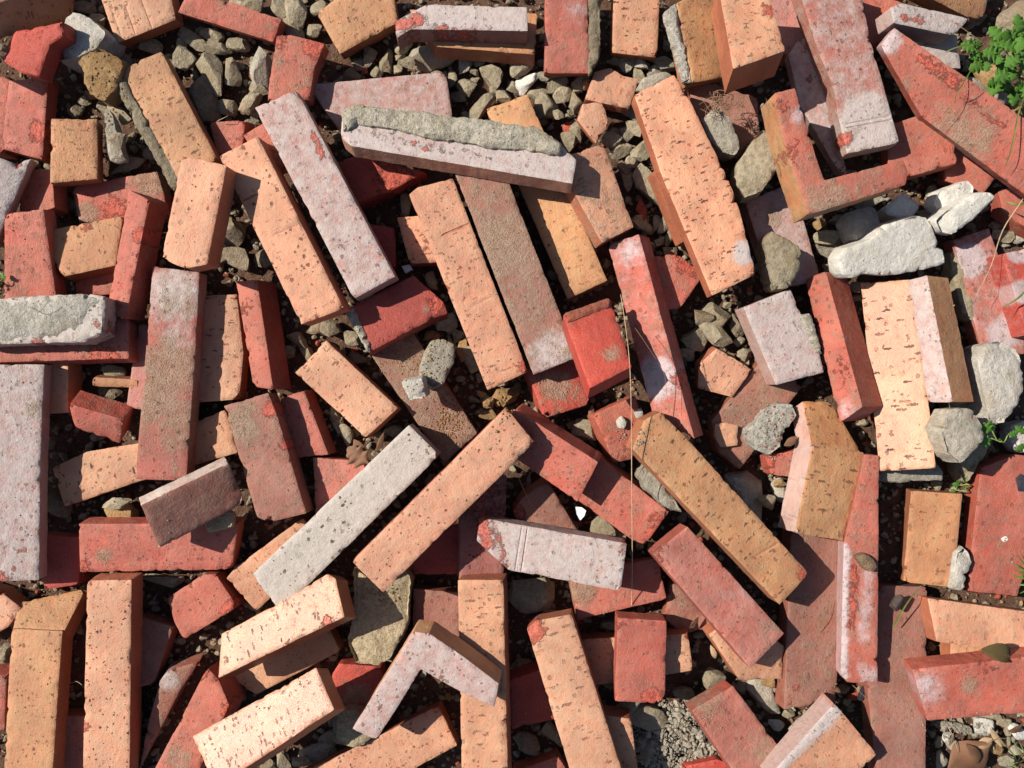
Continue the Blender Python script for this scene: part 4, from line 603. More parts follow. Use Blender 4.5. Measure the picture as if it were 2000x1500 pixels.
SLABS = [
('boulder','pale grey angular stone at the top left above the crumbly tan block','palegrey',[-478.8,379.5,48.6],[0.7271,-0.6638,0.1754],[-0.1845,0.0571,0.9812],[[-22.3,18.9],[-5.8,27.1],[26.3,27.1],[29.8,8.3],[19.0,-12.8],[1.7,-31.2],[-7.2,-30.2],[-17.2,-11.8],[-24.2,4.5]],40,{}),
('stone','crumbly tan stone block below the pale grey angular stone at top left','tan',[-447.9,335.0,58.2],[-0.2021,-0.979,-0.0267],[-0.0598,-0.0148,0.9981],[[-12.1,-26.6],[-29.1,-3.8],[-19.6,23.1],[9.5,23.1],[28.7,10.6],[22.1,-8.2],[0.4,-18.3]],30,{'rough': 2.2}),
('stone','sandy mortar bit right of the tilted brown brick','clay',[-320.2,-147.3,51.0],[-0.9781,-0.2042,0.0403],[0.0,0.1932,0.9812],[[-1.5,-16.1],[-16.7,-4.3],[-12.7,11.7],[13.7,11.7],[17.2,-3.1]],14,{'rough': 1.0}),
('stone','large olive stone leaning against the orange side of the L-shaped corner brick','olive',[262.5,237.3,66.2],[0.5418,0.8373,0.0728],[-0.1035,-0.0194,0.9944],[[-11.6,16.7],[25.6,16.7],[35.0,13.9],[34.6,-4.3],[5.8,-21.9],[-23.2,-21.8],[-39.4,-9.3],[-26.8,10.0]],45,{'rough': 1.5}),
('stone','long greyish olive stone standing beside the brown-sided leaning brick at right','olive',[506.9,109.3,25.0],[0.276,-0.9612,0.0006],[-0.0044,-0.0006,1.0],[[-42.3,-3.3],[-38.5,5.8],[-14.9,9.1],[32.8,9.1],[43.4,4.3],[32.5,-8.7],[6.7,-9.0],[-19.7,-7.4]],26,{'rough': 1.5}),
('stone','tall greyish olive stone behind the small green sprig at right','olive',[514.4,-57.6,29.0],[-0.1596,0.9872,-0.0004],[-0.0003,0.0004,1.0],[[46.9,18.8],[49.7,-10.6],[31.2,-24.9],[1.8,-27.7],[-24.3,-10.2],[-52.1,14.6],[-39.5,21.2],[-13.8,18.8]],30,{'rough': 1.2}),
('stone','pale stone at the right edge behind the small green sprig','palegrey',[571.6,-60.8,24.9],[0.316,-0.9488,0.0005],[0.0016,0.0011,1.0],[[-18.1,-7.0],[-17.2,13.8],[19.1,13.8],[14.6,-8.9],[1.5,-11.8]],26,{'rough': 1.2}),
('stone','flat mortar slab showing under the lower end of the shiny peach brick','grey',[438.9,-98.5,40.7],[0.9985,0.0555,-0.0002],[0.0007,-0.0102,0.9999],[[-38.0,4.7],[-20.7,12.2],[30.2,12.2],[38.5,-2.4],[35.8,-10.7],[-10.5,-9.3],[-35.2,-6.8]],14,{'rough': 1.6}),
('stone','oval grey stone lying on the dirt-covered brown brick','grey',[-80.9,23.5,55.1],[0.3447,0.9258,-0.1551],[0.163,0.1037,0.9812],[[18.9,15.9],[26.6,5.7],[25.7,-10.2],[8.4,-16.8],[-18.2,-15.0],[-28.1,-5.2],[-24.4,9.8],[-8.8,15.9]],34,{'rough': 0.8}),
('stone','small pale square mortar cube lying on the dirt-covered brown brick','palegrey',[-103.9,-5.5,75.8],[0.9739,0.1665,0.1543],[-0.1313,-0.1415,0.9812],[[-13.1,10.6],[9.6,10.6],[11.0,-10.2],[-7.4,-11.0]],22,{'rough': 1.6}),
('stone','big sandy mortar lump under the lower tip of the long diagonal peach brick','clay',[-147.2,-256.0,43.0],[-0.0587,-0.9983,0.0002],[-0.0003,0.0002,1.0],[[-51.7,-30.4],[-31.0,1.8],[-55.0,25.8],[-44.1,33.2],[3.8,33.2],[45.9,17.6],[54.7,1.2],[52.8,-23.2],[28.5,-32.5],[-4.0,-26.5]],44,{'rough': 2.0}),
('stone','sandy mortar lump on the red brick end beside the bent pink corner brick','clay',[-173.3,-376.8,46.0],[0.0345,0.9994,0.0],[-0.0,-0.0,1.0],[[15.8,22.5],[20.4,1.4],[12.6,-15.8],[-9.5,-24.9],[-22.5,-5.7],[-16.8,22.5]],24,{'rough': 2.0}),
('stone','grey mortar stone with dry roots on top,right of the large pitted peach brick','grey',[226.6,269.2,64.2],[0.3601,-0.931,-0.0593],[-0.0292,-0.0748,0.9968],[[-21.1,-15.4],[-30.7,4.4],[-12.4,14.0],[19.5,14.0],[26.7,5.6],[18.9,-6.8],[-0.9,-15.8]],42,{'rough': 1.6}),
('stone','flat pale grey angular stone touching the top left of the big white mortar slab','palegrey',[383.8,175.0,47.2],[0.9707,0.1828,-0.1559],[0.1349,0.1223,0.9833],[[-18.7,10.5],[-9.4,17.8],[20.3,17.8],[23.9,-4.0],[6.5,-11.1],[-7.5,-17.6],[-15.0,-13.4]],24,{}),
('stone','white chunky stone above the big white mortar slab','white',[436.6,197.4,32.0],[0.7927,0.5883,-0.1598],[0.0659,0.1779,0.9818],[[-19.6,13.0],[14.3,13.0],[14.8,3.0],[17.1,-8.4],[5.2,-14.6],[-10.8,-10.4],[-21.0,4.4]],24,{'rough': 1.2}),
('stone','white rounded stone above the long white stone at upper right','white',[483.4,205.3,49.6],[0.9329,0.3595,-0.0205],[0.0547,-0.0855,0.9948],[[-23.0,1.4],[-12.5,11.1],[19.0,11.1],[23.7,1.6],[19.2,-6.7],[-4.4,-8.4],[-22.0,-10.1]],26,{'rough': 0.6}),
('stone','big pale grey cracked stone at the right edge below the long red brick','palegrey',[525.4,3.7,64.1],[-0.2159,0.9757,-0.0373],[0.0372,0.0464,0.9982],[[28.3,17.5],[41.8,6.6],[41.3,-13.6],[24.1,-27.9],[-9.7,-27.0],[-34.0,-9.3],[-47.4,11.4],[-39.7,21.1],[-4.8,21.1]],40,{'rough': 1.2}),
('stone','grey hexagon-like stone left of the small green sprig at right','grey',[468.4,-51.9,96.7],[-0.7759,-0.6111,0.1567],[0.1859,0.0159,0.9824],[[16.2,-21.4],[-5.3,-29.4],[-24.5,-13.0],[-23.6,13.4],[-9.8,22.9],[20.9,22.9],[26.1,4.5]],28,{'rough': 1.4}),
('stone','rough grey mortar crust under the left side of the long ochre diagonal brick','grey',[156.5,-112.6,67.6],[0.6369,-0.7708,0.0125],[0.0682,0.0725,0.995],[[-26.6,-6.1],[-30.5,8.9],[10.7,8.9],[35.2,4.1],[19.6,-6.0],[-8.4,-9.8]],22,{'rough': 2.0}),
('stone','white pointed stone sliver right of the upright peach block','palegrey',[498.7,-205.4,37.9],[0.0946,0.9955,0.0005],[0.1923,-0.0187,0.9812],[[17.2,7.9],[25.7,-1.5],[9.1,-11.1],[-6.4,-8.3],[-24.2,-4.4],[-22.6,8.7],[1.3,8.7]],12,{'rough': 0.5}),
('stone','tiny white mortar crumb,left one on the red brick corner beside the straw','white',[119.8,-42.7,48.9],[0.6402,-0.7682,0.0],[-0.0,-0.0,1.0],[[-5.2,-2.4],[-6.3,5.1],[2.5,5.1],[7.1,-1.7],[1.9,-6.1]],10,{'rough': 1}),
('stone','tiny pale mortar crumb,right one on the red brick corner beside the straw','palegrey',[139.7,-32.3,44.2],[-0.3511,0.9363,0.0],[-0.0,-0.0,1.0],[[5.0,4.4],[3.9,-4.8],[-4.2,-4.1],[-4.6,4.4]],9,{'rough': 1}),
('stone','knobbly olive mortar stone lying on the dusty lilac brick','olive',[290.7,133.9,61.9],[-0.3858,-0.9226,-0.0002],[-0.0003,-0.0001,1.0],[[-11.6,-25.7],[-24.1,-21.4],[-22.0,10.6],[-9.9,20.5],[23.0,20.5],[32.4,6.5],[12.2,-11.0]],40,{'rough': 2.4}),
('stone','big white mortar slab with a rough lower edge at upper right','white',[408.9,140.9,63.5],[0.9569,0.2784,-0.0826],[0.1269,-0.145,0.9813],[[-59.8,10.3],[-50.9,19.0],[-21.0,20.4],[-3.9,31.5],[37.8,31.5],[48.7,25.8],[54.5,-6.8],[62.6,-21.5],[58.3,-27.8],[29.3,-27.2],[-6.0,-23.2],[-34.0,-13.7],[-54.8,-13.7],[-60.6,-4.7]],26,{'rough': 0.45}),
('stone','long white stone pointing up-right at upper right','white',[485.0,183.8,67.0],[0.8497,0.5271,0.0165],[0.0861,-0.1696,0.9817],[[-29.9,8.9],[-15.8,11.6],[19.3,11.6],[36.5,3.7],[37.9,-4.1],[4.5,-12.1],[-21.4,-15.3],[-31.3,-4.2]],24,{'rough': 0.5}),
('mortar_lump','crumbly pale mortar lump on the flat reddish brown brick,right of the peach chip','whitemortar',[286.6,-46.7,42.0],[-0.9095,0.4157,0.0005],[0.0005,-0.0003,1.0],[[25.3,17.2],[18.2,1.6],[16.2,-13.0],[4.1,-27.2],[-12.2,-32.2],[-20.6,-20.5],[-15.7,-1.5],[-17.1,16.4],[-10.0,29.6],[11.6,29.6]],20,{'rough': 2.2}),
('stone','small brown pebble resting on the white-edged narrow red brick','brown',[382.5,-192.4,66.4],[-0.5643,0.8251,-0.0268],[-0.0488,-0.0009,0.9988],[[12.9,7.1],[10.3,-2.8],[0.3,-7.7],[-8.7,-5.5],[-10.6,1.7],[-4.2,7.1]],14,{'rough': 0.8}),
('crumb','white crumb on the flat dusty red brick at right edge,upper one','white',[548.9,-118.2,25.9],[0.7894,0.6139,0.0],[-0.0,-0.0,1.0],[[-2.6,2.2],[3.9,2.2],[1.2,-2.2],[-2.5,-2.2]],4,{}),
('crumb','white crumb on the flat dusty red brick at right edge,middle one','white',[551.5,-173.6,26.9],[0.9104,0.4138,0.0],[-0.0,-0.0,1.0],[[-4.1,2.7],[2.8,2.7],[3.7,-2.2],[-2.4,-3.2]],5,{}),
('crumb','white crumb on the flat dusty red brick at right edge,lowest one','white',[539.6,-194.4,25.9],[0.8944,0.4472,0.0],[-0.0,-0.0,1.0],[[-2.6,2.1],[2.5,2.1],[2.2,-2.2],[-2.1,-2.0]],4,{}),
('stone','grey mortar crust on the top end of the large pitted peach brick','grey',[157.7,331.4,45.1],[0.9474,0.3199,-0.0136],[0.0544,-0.119,0.9914],[[-23.0,-1.7],[-11.0,8.1],[13.9,8.1],[24.2,-0.9],[10.0,-4.3],[-14.1,-9.2]],12,{'rough': 1.2}),
]
STONES = [
('topmost large long olive stone in the gravel below the slanting red brick','loose stones between the bricks','olive',[-365.1,392.6,6.8],[19.3,8.2,6.5],-30.0),
('topmost medium long olive stone in the gravel below the slanting red brick','loose stones between the bricks','olive',[-345.9,398.5,6.6],[14.6,7.9,6.3],-15.0),
('lowest medium long olive stone in the gravel below the slanting red brick','loose stones between the bricks','olive',[-332.0,381.7,6.4],[16.9,7.9,6.3],-5.0),
('topmost medium olive stone left of the red half brick','loose stones between the bricks','olive',[-310.6,390.0,7.4],[13.4,9.3,7.5],-5.0),
('small olive stone in the gravel below the slanting red brick','loose stones between the bricks','olive',[-378.8,382.9,6.3],[7.0,9.9,5.6],-0.0),
('rightmost medium olive stone in the gravel below the slanting red brick','loose stones between the bricks','olive',[-369.9,369.9,9.7],[13.4,12.2,9.8],-50.0),
('lowest large long olive stone in the gravel below the slanting red brick','loose stones between the bricks','olive',[-342.2,350.4,10.5],[25.6,14.6,11.6],-50.0),
('lowest medium olive stone left of the red half brick','loose stones between the bricks','olive',[-319.1,358.8,8.2],[17.5,10.5,8.4],-85.0),
('large long grey stone left of the red half brick','loose stones between the bricks','grey',[-285.4,362.3,9.7],[24.5,13.4,10.7],-80.0),
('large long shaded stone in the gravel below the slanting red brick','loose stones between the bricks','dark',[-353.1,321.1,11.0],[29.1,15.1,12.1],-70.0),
('medium olive stone left of the long lilac brick top','loose stones between the bricks','olive',[-322.9,316.5,7.4],[12.3,9.3,7.5],-10.0),
('medium long olive stone left of the long lilac brick top','loose stones between the bricks','olive',[-299.2,318.5,6.4],[16.9,8.2,6.5],60.0),
('small olive stone left of the red half brick','loose stones between the bricks','olive',[-288.0,335.9,7.0],[11.7,7.6,6.1],-30.0),
('small olive stone left of the long lilac brick top','loose stones between the bricks','olive',[-303.9,294.5,6.5],[11.7,7.6,6.1],40.0),
('large long pale stone left of the mortar-sided orange brick','loose stones between the bricks','pale',[-441.9,277.2,34.4],[30.7,11.4,9.1],-72.0),
('medium olive stone left of the mortar-sided orange brick','loose stones between the bricks','olive',[-438.9,299.9,23.4],[17.2,10.9,8.7],-20.0),
('large long olive stone left of the mortar-sided orange brick','loose stones between the bricks','olive',[-431.8,249.2,14.8],[21.7,7.5,6.0],25.0),
('tiny pale stone left of the mortar-sided orange brick','loose stones between the bricks','pale',[-414.7,262.8,7.1],[7.6,7.6,6.1],-0.0),
('lowest small olive stone around the crumbly tan block','loose stones between the bricks','olive',[-464.3,318.3,7.1],[11.7,8.8,7.0],-10.0),
('medium grey stone around the crumbly tan block','loose stones between the bricks','grey',[-450.1,371.4,8.8],[14.0,11.7,9.3],20.0),
('leftmost medium olive stone in the gravel below the slanting red brick','loose stones between the bricks','olive',[-408.9,384.3,7.1],[13.4,8.8,7.0],-0.0),
('medium long shaded stone around the crumbly tan block','loose stones between the bricks','dark',[-488.1,431.4,6.3],[13.4,7.6,6.1],-0.0),
('topmost small olive stone around the crumbly tan block','loose stones between the bricks','olive',[-472.4,416.3,6.1],[11.1,7.0,5.6],-20.0),
('tiny olive stone around the crumbly tan block','loose stones between the bricks','olive',[-488.5,321.7,5.5],[7.6,5.8,4.7],-20.0),
('small shaded stone around the crumbly tan block','loose stones between the bricks','dark',[-499.9,312.8,6.1],[8.8,7.6,6.1],-0.0),
('tiny tan stone around the crumbly tan block','loose stones between the bricks','tan',[-481.1,330.7,5.1],[7.0,5.3,4.2],-0.0),
('lowest small shaded stone in the gravel below the slanting red brick','loose stones between the bricks','dark',[-388.5,333.0,6.9],[11.7,8.8,7.0],-60.0),
('topmost small shaded stone in the gravel below the slanting red brick','loose stones between the bricks','dark',[-391.7,362.5,6.2],[9.9,7.6,6.1],-20.0),
('rightmost small shaded stone left of the mortar-sided orange brick','loose stones between the bricks','dark',[-431.6,267.6,46.5],[11.5,8.6,6.9],-30.0),
('medium shaded stone at the left edge','loose stones between the bricks','dark',[-512.5,203.8,9.9],[13.4,14.6,10.7],-70.0),
('leftmost medium olive stone at the top left of the grooved ochre brick','loose stones between the bricks','olive',[-291.9,430.8,7.6],[13.4,9.9,7.9],-0.0),
('rightmost medium olive stone at the top left of the grooved ochre brick','loose stones between the bricks','olive',[-263.6,426.8,8.7],[13.4,11.7,9.3],-10.0),
('large olive stone at the top left of the grooved ochre brick','loose stones between the bricks','olive',[-242.5,423.2,9.1],[18.7,12.2,9.8],-80.0),
('large long olive stone at the top left of the grooved ochre brick','loose stones between the bricks','olive',[-249.6,403.6,8.5],[22.2,10.5,8.4],-45.0),
('third from left small olive stone at the top left of the grooved ochre brick','loose stones between the bricks','olive',[-226.6,401.8,7.1],[9.3,8.2,6.5],-0.0),
('second from left small olive stone at the top left of the grooved ochre brick','loose stones between the bricks','olive',[-280.6,412.2,6.0],[9.9,7.0,5.6],-0.0),
('leftmost small olive stone at the top left of the grooved ochre brick','loose stones between the bricks','olive',[-312.7,432.6,6.3],[11.7,7.6,6.1],-10.0),
('rightmost small olive stone at the top left of the grooved ochre brick','loose stones between the bricks','olive',[-222.0,429.3,7.1],[9.9,8.8,7.0],-0.0),
('leftmost medium long olive stone below the ochre brick at top','loose stones between the bricks','olive',[-163.0,376.9,6.7],[14.6,8.2,6.5],-85.0),
('rightmost medium long olive stone below the ochre brick at top','loose stones between the bricks','olive',[-142.0,368.2,6.5],[14.6,8.2,6.5],-88.0),
('rightmost small olive stone below the ochre brick at top','loose stones between the bricks','olive',[-122.7,386.9,6.5],[11.7,7.6,6.1],30.0),
('topmost tiny olive stone below the ochre brick at top','loose stones between the bricks','olive',[-128.8,373.0,4.7],[6.4,5.3,4.2],-0.0),
('leftmost large long pale stone under the white-faced brick at top','loose stones between the bricks','pale',[-97.2,371.5,10.1],[30.3,14.0,11.2],8.0),
('leftmost small olive stone under the white-faced brick at top','loose stones between the bricks','olive',[-116.9,361.1,19.9],[11.1,7.0,5.6],-10.0),
('leftmost small olive stone below the ochre brick at top','loose stones between the bricks','olive',[-154.9,354.7,6.6],[7.6,8.2,6.1],-0.0),
('lowest tiny olive stone below the ochre brick at top','loose stones between the bricks','olive',[-131.7,359.4,5.0],[6.4,5.3,4.2],-0.0),
('rightmost large long pale stone under the white-faced brick at top','loose stones between the bricks','pale',[-53.7,370.2,7.3],[19.3,9.3,7.5],72.0),
('leftmost medium olive stone left of the mortar-stripped red brick','loose stones between the bricks','olive',[-23.3,352.2,10.2],[14.0,14.6,11.2],-0.0),
('second from top small olive stone left of the mortar-stripped red brick','loose stones between the bricks','olive',[-50.8,337.8,8.2],[11.7,10.5,8.4],-0.0),
('large long olive stone right of the dusty pink brick','loose stones between the bricks','olive',[-36.2,314.2,7.2],[19.9,8.8,7.0],55.0),
('rightmost medium olive stone left of the mortar-stripped red brick','loose stones between the bricks','olive',[12.8,359.3,8.6],[14.6,11.7,9.3],-0.0),
('large long white stone left of the notched peach chip','loose stones between the bricks','white',[18.7,344.4,7.6],[18.1,8.8,7.0],38.0),
('third from top small olive stone left of the mortar-stripped red brick','loose stones between the bricks','olive',[-9.3,329.5,6.8],[8.8,8.2,6.5],-0.0),
('third from left tiny olive stone left of the mortar-stripped red brick','loose stones between the bricks','olive',[-18.6,334.3,6.6],[7.6,6.4,5.1],-0.0),
('rightmost small olive stone under the white-faced brick at top','loose stones between the bricks','olive',[-69.0,347.2,6.2],[9.9,7.0,5.6],-80.0),
('leftmost tiny olive stone left of the mortar-stripped red brick','loose stones between the bricks','olive',[-43.3,357.1,4.7],[6.4,4.7,3.7],-0.0),
('rightmost tiny olive stone left of the mortar-stripped red brick','loose stones between the bricks','olive',[1.2,337.8,6.4],[7.6,6.4,5.1],-30.0),
('topmost small shaded stone below the ochre brick at top','loose stones between the bricks','dark',[-175.4,365.3,6.3],[8.8,7.6,6.1],-0.0),
('lowest small shaded stone below the ochre brick at top','loose stones between the bricks','dark',[-181.2,350.7,6.3],[10.5,7.6,6.1],-20.0),
('small long tan stone below the ochre brick at top','loose stones between the bricks','tan',[-149.3,342.5,4.7],[8.8,4.7,3.7],-0.0),
('tiny red clay stone below the ochre brick at top','loose stones between the bricks','redbit',[-168.5,359.7,5.4],[4.7,5.3,3.7],-0.0),
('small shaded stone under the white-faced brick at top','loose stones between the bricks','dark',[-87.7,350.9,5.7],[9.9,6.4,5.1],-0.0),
('topmost small shaded stone right of the dusty pink brick','loose stones between the bricks','dark',[-64.3,327.2,6.8],[10.5,7.6,6.1],-40.0),
('second from left tiny olive stone left of the mortar-stripped red brick','loose stones between the bricks','olive',[-35.1,368.4,6.0],[7.6,6.4,5.1],-0.0),
('topmost small olive stone left of the mortar-stripped red brick','loose stones between the bricks','olive',[-20.5,373.1,5.9],[8.2,7.0,5.6],-0.0),
('lowest small olive stone left of the mortar-stripped red brick','loose stones between the bricks','olive',[0.0,318.9,5.2],[8.8,5.9,4.7],-30.0),
('small shaded stone left of the mortar-stripped red brick','loose stones between the bricks','dark',[5.8,374.2,6.1],[8.8,7.0,5.6],-0.0),
('lowest small shaded stone right of the dusty pink brick','loose stones between the bricks','dark',[-43.6,296.4,6.8],[8.7,7.0,5.6],-30.0),
('leftmost medium olive stone left of the notched peach chip','loose stones between the bricks','olive',[29.2,329.6,6.4],[12.3,7.6,6.1],-10.0),
('third from left medium olive stone left of the notched peach chip','loose stones between the bricks','olive',[49.0,342.0,7.8],[14.0,9.9,7.9],40.0),
('rightmost medium olive stone left of the notched peach chip','loose stones between the bricks','olive',[75.9,341.5,7.5],[12.8,9.3,7.5],25.0),
('fourth from left medium olive stone left of the notched peach chip','loose stones between the bricks','olive',[58.4,326.9,7.5],[12.3,9.3,7.5],35.0),
('second from left medium olive stone left of the notched peach chip','loose stones between the bricks','olive',[40.7,310.8,10.5],[14.6,15.7,11.6],-20.0),
('lowest small olive stone left of the notched peach chip','loose stones between the bricks','olive',[72.4,318.3,7.3],[8.8,11.7,7.0],-20.0),
('tiny tan stone left of the notched peach chip','loose stones between the bricks','tan',[85.2,341.9,14.8],[5.2,7.5,4.2],-0.0),
('small red clay stone below the pointed peach chip','loose stones between the bricks','redbit',[64.4,292.6,5.1],[8.2,5.9,4.7],30.0),
('medium olive stone below the pointed peach chip','loose stones between the bricks','olive',[73.5,284.7,8.2],[12.3,9.9,7.9],-70.0),
('small olive stone below the pointed peach chip','loose stones between the bricks','olive',[63.0,275.4,8.2],[11.7,9.9,7.9],-55.0),
('middle small olive stone left of the large pitted peach brick','loose stones between the bricks','olive',[115.0,277.3,7.4],[11.1,9.3,7.5],-30.0),
('small pale stone left of the large pitted peach brick','loose stones between the bricks','pale',[129.1,285.1,6.9],[8.8,9.3,7.0],-0.0),
('topmost small olive stone left of the large pitted peach brick','loose stones between the bricks','olive',[140.1,290.8,7.4],[11.7,8.8,7.0],-10.0),
('medium long olive stone left of the large pitted peach brick','loose stones between the bricks','olive',[122.7,267.0,7.0],[14.6,8.2,6.5],20.0),
('topmost large long olive stone left of the large pitted peach brick','loose stones between the bricks','olive',[145.9,263.9,7.6],[18.7,9.9,7.9],40.0),
('lowest large long olive stone left of the large pitted peach brick','loose stones between the bricks','olive',[155.5,224.8,9.8],[26.8,13.4,10.7],-65.0),
('medium olive stone left of the large pitted peach brick','loose stones between the bricks','olive',[132.0,233.7,6.7],[14.0,8.2,6.5],-80.0),
('lowest small olive stone left of the large pitted peach brick','loose stones between the bricks','olive',[134.5,252.2,15.1],[8.1,7.0,5.6],-0.0),
('small shaded stone left of the large pitted peach brick','loose stones between the bricks','dark',[124.9,246.8,12.7],[8.7,7.5,6.0],-0.0),
('small shaded stone above the large pitted peach brick','loose stones between the bricks','dark',[118.7,367.3,5.7],[9.9,7.0,5.6],20.0),
('medium pale stone above the large pitted peach brick','loose stones between the bricks','pale',[135.4,365.3,8.0],[14.0,9.9,7.9],20.0),
('leftmost small grey stone above the large pitted peach brick','loose stones between the bricks','grey',[146.5,362.5,15.4],[7.5,8.1,6.0],-0.0),
('medium grey stone above the large pitted peach brick','loose stones between the bricks','grey',[175.0,364.1,8.1],[15.8,10.5,8.4],-20.0),
('rightmost small grey stone above the large pitted peach brick','loose stones between the bricks','grey',[161.1,353.7,7.8],[9.9,9.3,7.5],-0.0),
('small olive stone above the large pitted peach brick','loose stones between the bricks','olive',[144.9,350.6,6.7],[7.6,8.8,6.1],-0.0),
('medium long pale stone left of the large pitted peach brick','loose stones between the bricks','pale',[140.2,308.5,6.7],[17.5,8.2,6.5],-15.0),
('tiny olive stone left of the notched peach chip','loose stones between the bricks','olive',[52.4,302.9,17.5],[7.0,5.8,4.7],-0.0),
('topmost small olive stone left of the notched peach chip','loose stones between the bricks','olive',[46.4,350.6,14.8],[8.7,5.2,4.2],-0.0),
('tiny grey stone left of the notched peach chip','loose stones between the bricks','grey',[34.8,348.2,13.3],[7.0,5.8,4.6],-0.0),
('tiny shaded stone below the pointed peach chip','loose stones between the bricks','dark',[52.6,263.1,6.0],[7.6,6.4,5.1],-20.0),
('medium long red clay stone in the gap above the red brick end','loose stones between the bricks','redbit',[149.1,198.8,6.1],[6.4,14.6,5.1],20.0),
('leftmost small olive stone in the gap above the red brick end','loose stones between the bricks','olive',[142.0,185.8,6.9],[10.5,8.8,7.0],-0.0),
('second from left small olive stone in the gap above the red brick end','loose stones between the bricks','olive',[153.6,177.6,7.1],[8.2,8.8,6.5],-0.0),
('third from left small olive stone in the gap above the red brick end','loose stones between the bricks','olive',[165.5,183.6,5.7],[8.8,6.4,5.1],-70.0),
('medium long olive stone in the gap above the red brick end','loose stones between the bricks','olive',[174.8,183.5,6.4],[15.2,7.0,5.6],75.0),
('medium long shaded stone in the gap above the red brick end','loose stones between the bricks','dark',[185.9,174.2,6.3],[17.0,7.6,6.1],60.0),
('rightmost tiny olive stone in the gap above the red brick end','loose stones between the bricks','olive',[169.7,161.5,5.3],[7.0,6.4,5.1],-0.0),
('rightmost small olive stone in the gap above the red brick end','loose stones between the bricks','olive',[195.9,157.9,5.7],[8.2,6.4,5.1],-0.0),
('leftmost tiny olive stone in the gap above the red brick end','loose stones between the bricks','olive',[158.0,158.0,5.2],[7.6,5.9,4.7],-0.0),
('small shaded stone in the gap above the red brick end','loose stones between the bricks','dark',[181.3,152.0,6.0],[8.8,6.4,5.1],-0.0),
('middle small olive stone above the dry root ball','loose stones between the bricks','olive',[245.5,344.9,6.1],[9.9,7.6,6.1],-0.0),
('leftmost small olive stone above the dry root ball','loose stones between the bricks','olive',[234.0,334.6,5.4],[8.2,6.4,5.1],-0.0),
('rightmost small olive stone above the dry root ball','loose stones between the bricks','olive',[280.9,345.3,4.9],[8.8,5.9,4.7],-0.0),
('small tan stone left of the big white mortar slab','loose stones between the bricks','tan',[350.9,181.3,5.9],[9.9,7.0,5.6],-10.0),
('topmost medium long olive stone left of the big white mortar slab','loose stones between the bricks','olive',[374.5,188.4,5.4],[14.0,6.4,5.1],-0.0),
('large pale stone left of the big white mortar slab','loose stones between the bricks','pale',[359.4,155.9,11.3],[18.0,15.7,12.6],-60.0),
('middle medium long olive stone left of the big white mortar slab','loose stones between the bricks','olive',[356.6,165.1,25.4],[17.2,8.6,6.9],-0.0),
('medium long grey stone above the big white mortar slab','loose stones between the bricks','grey',[404.3,207.4,6.7],[17.5,8.2,6.5],15.0),
('small pale stone above the big white mortar slab','loose stones between the bricks','pale',[429.3,188.1,7.0],[11.7,8.8,7.0],-30.0),
('medium olive stone right of the big white mortar slab','loose stones between the bricks','olive',[478.0,211.6,6.5],[13.4,8.2,6.5],70.0),
('topmost small olive stone left of the big white mortar slab','loose stones between the bricks','olive',[385.6,172.4,6.7],[9.9,8.2,6.5],-0.0),
('lowest small olive stone left of the big white mortar slab','loose stones between the bricks','olive',[393.0,152.1,5.8],[8.2,7.0,5.6],-0.0),
('lowest medium long olive stone left of the big white mortar slab','loose stones between the bricks','olive',[368.3,128.6,6.1],[13.4,7.6,6.1],-30.0),
('small grey stone left of the big white mortar slab','loose stones between the bricks','grey',[397.4,109.9,6.6],[9.9,8.2,6.5],-40.0),
('medium long olive stone beside the bright red edge brick','loose stones between the bricks','olive',[559.9,170.7,6.4],[13.4,7.6,6.1],-5.0),
('small grey stone beside the bright red edge brick','loose stones between the bricks','grey',[581.5,168.3,6.5],[8.8,7.6,6.1],-0.0),
('middle small olive stone right of the big white mortar slab','loose stones between the bricks','olive',[473.7,193.0,5.8],[8.8,6.4,5.1],-0.0),
('lowest small olive stone right of the big white mortar slab','loose stones between the bricks','olive',[497.2,187.2,5.6],[10.5,6.4,5.1],-0.0),
('topmost small olive stone right of the big white mortar slab','loose stones between the bricks','olive',[517.6,245.6,5.8],[8.8,7.0,5.6],-0.0),
('small shaded stone beside the bright red edge brick','loose stones between the bricks','dark',[552.8,181.3,5.6],[8.8,5.8,4.7],-0.0),
('rightmost large olive stone in the hollow left of the lilac square brick','loose stones between the bricks','olive',[232.5,74.4,11.8],[19.2,16.9,13.5],-0.0),
('large long olive stone in the hollow left of the lilac square brick','loose stones between the bricks','olive',[231.4,57.1,21.1],[24.5,10.5,8.4],-50.0),
('leftmost large olive stone in the hollow left of the lilac square brick','loose stones between the bricks','olive',[207.2,50.0,10.7],[18.0,14.5,11.6],60.0),
('medium long shaded stone in the hollow left of the lilac square brick','loose stones between the bricks','dark',[257.1,64.3,6.7],[14.6,7.6,6.1],-60.0),
('small olive stone beside the five-sided peach chunk','loose stones between the bricks','olive',[266.4,33.9,6.9],[10.5,8.2,6.5],20.0),
('lowest tiny olive stone beside the five-sided peach chunk','loose stones between the bricks','olive',[263.1,24.6,6.1],[7.0,5.8,4.7],-0.0),
('small long tan stone beside the five-sided peach chunk','loose stones between the bricks','tan',[278.3,39.8,4.0],[8.2,4.1,3.3],-70.0),
('topmost tiny olive stone beside the five-sided peach chunk','loose stones between the bricks','olive',[258.7,48.0,5.1],[7.0,5.9,4.7],-0.0),
('small shaded stone beside the five-sided peach chunk','loose stones between the bricks','dark',[245.6,29.2,6.0],[8.8,6.4,5.1],-0.0),
('tiny tan stone beside the five-sided peach chunk','loose stones between the bricks','tan',[275.0,58.5,5.2],[7.6,5.9,4.7],-0.0),
('topmost small shaded stone in the hollow left of the lilac square brick','loose stones between the bricks','dark',[213.8,75.1,24.3],[11.6,8.7,6.9],-0.0),
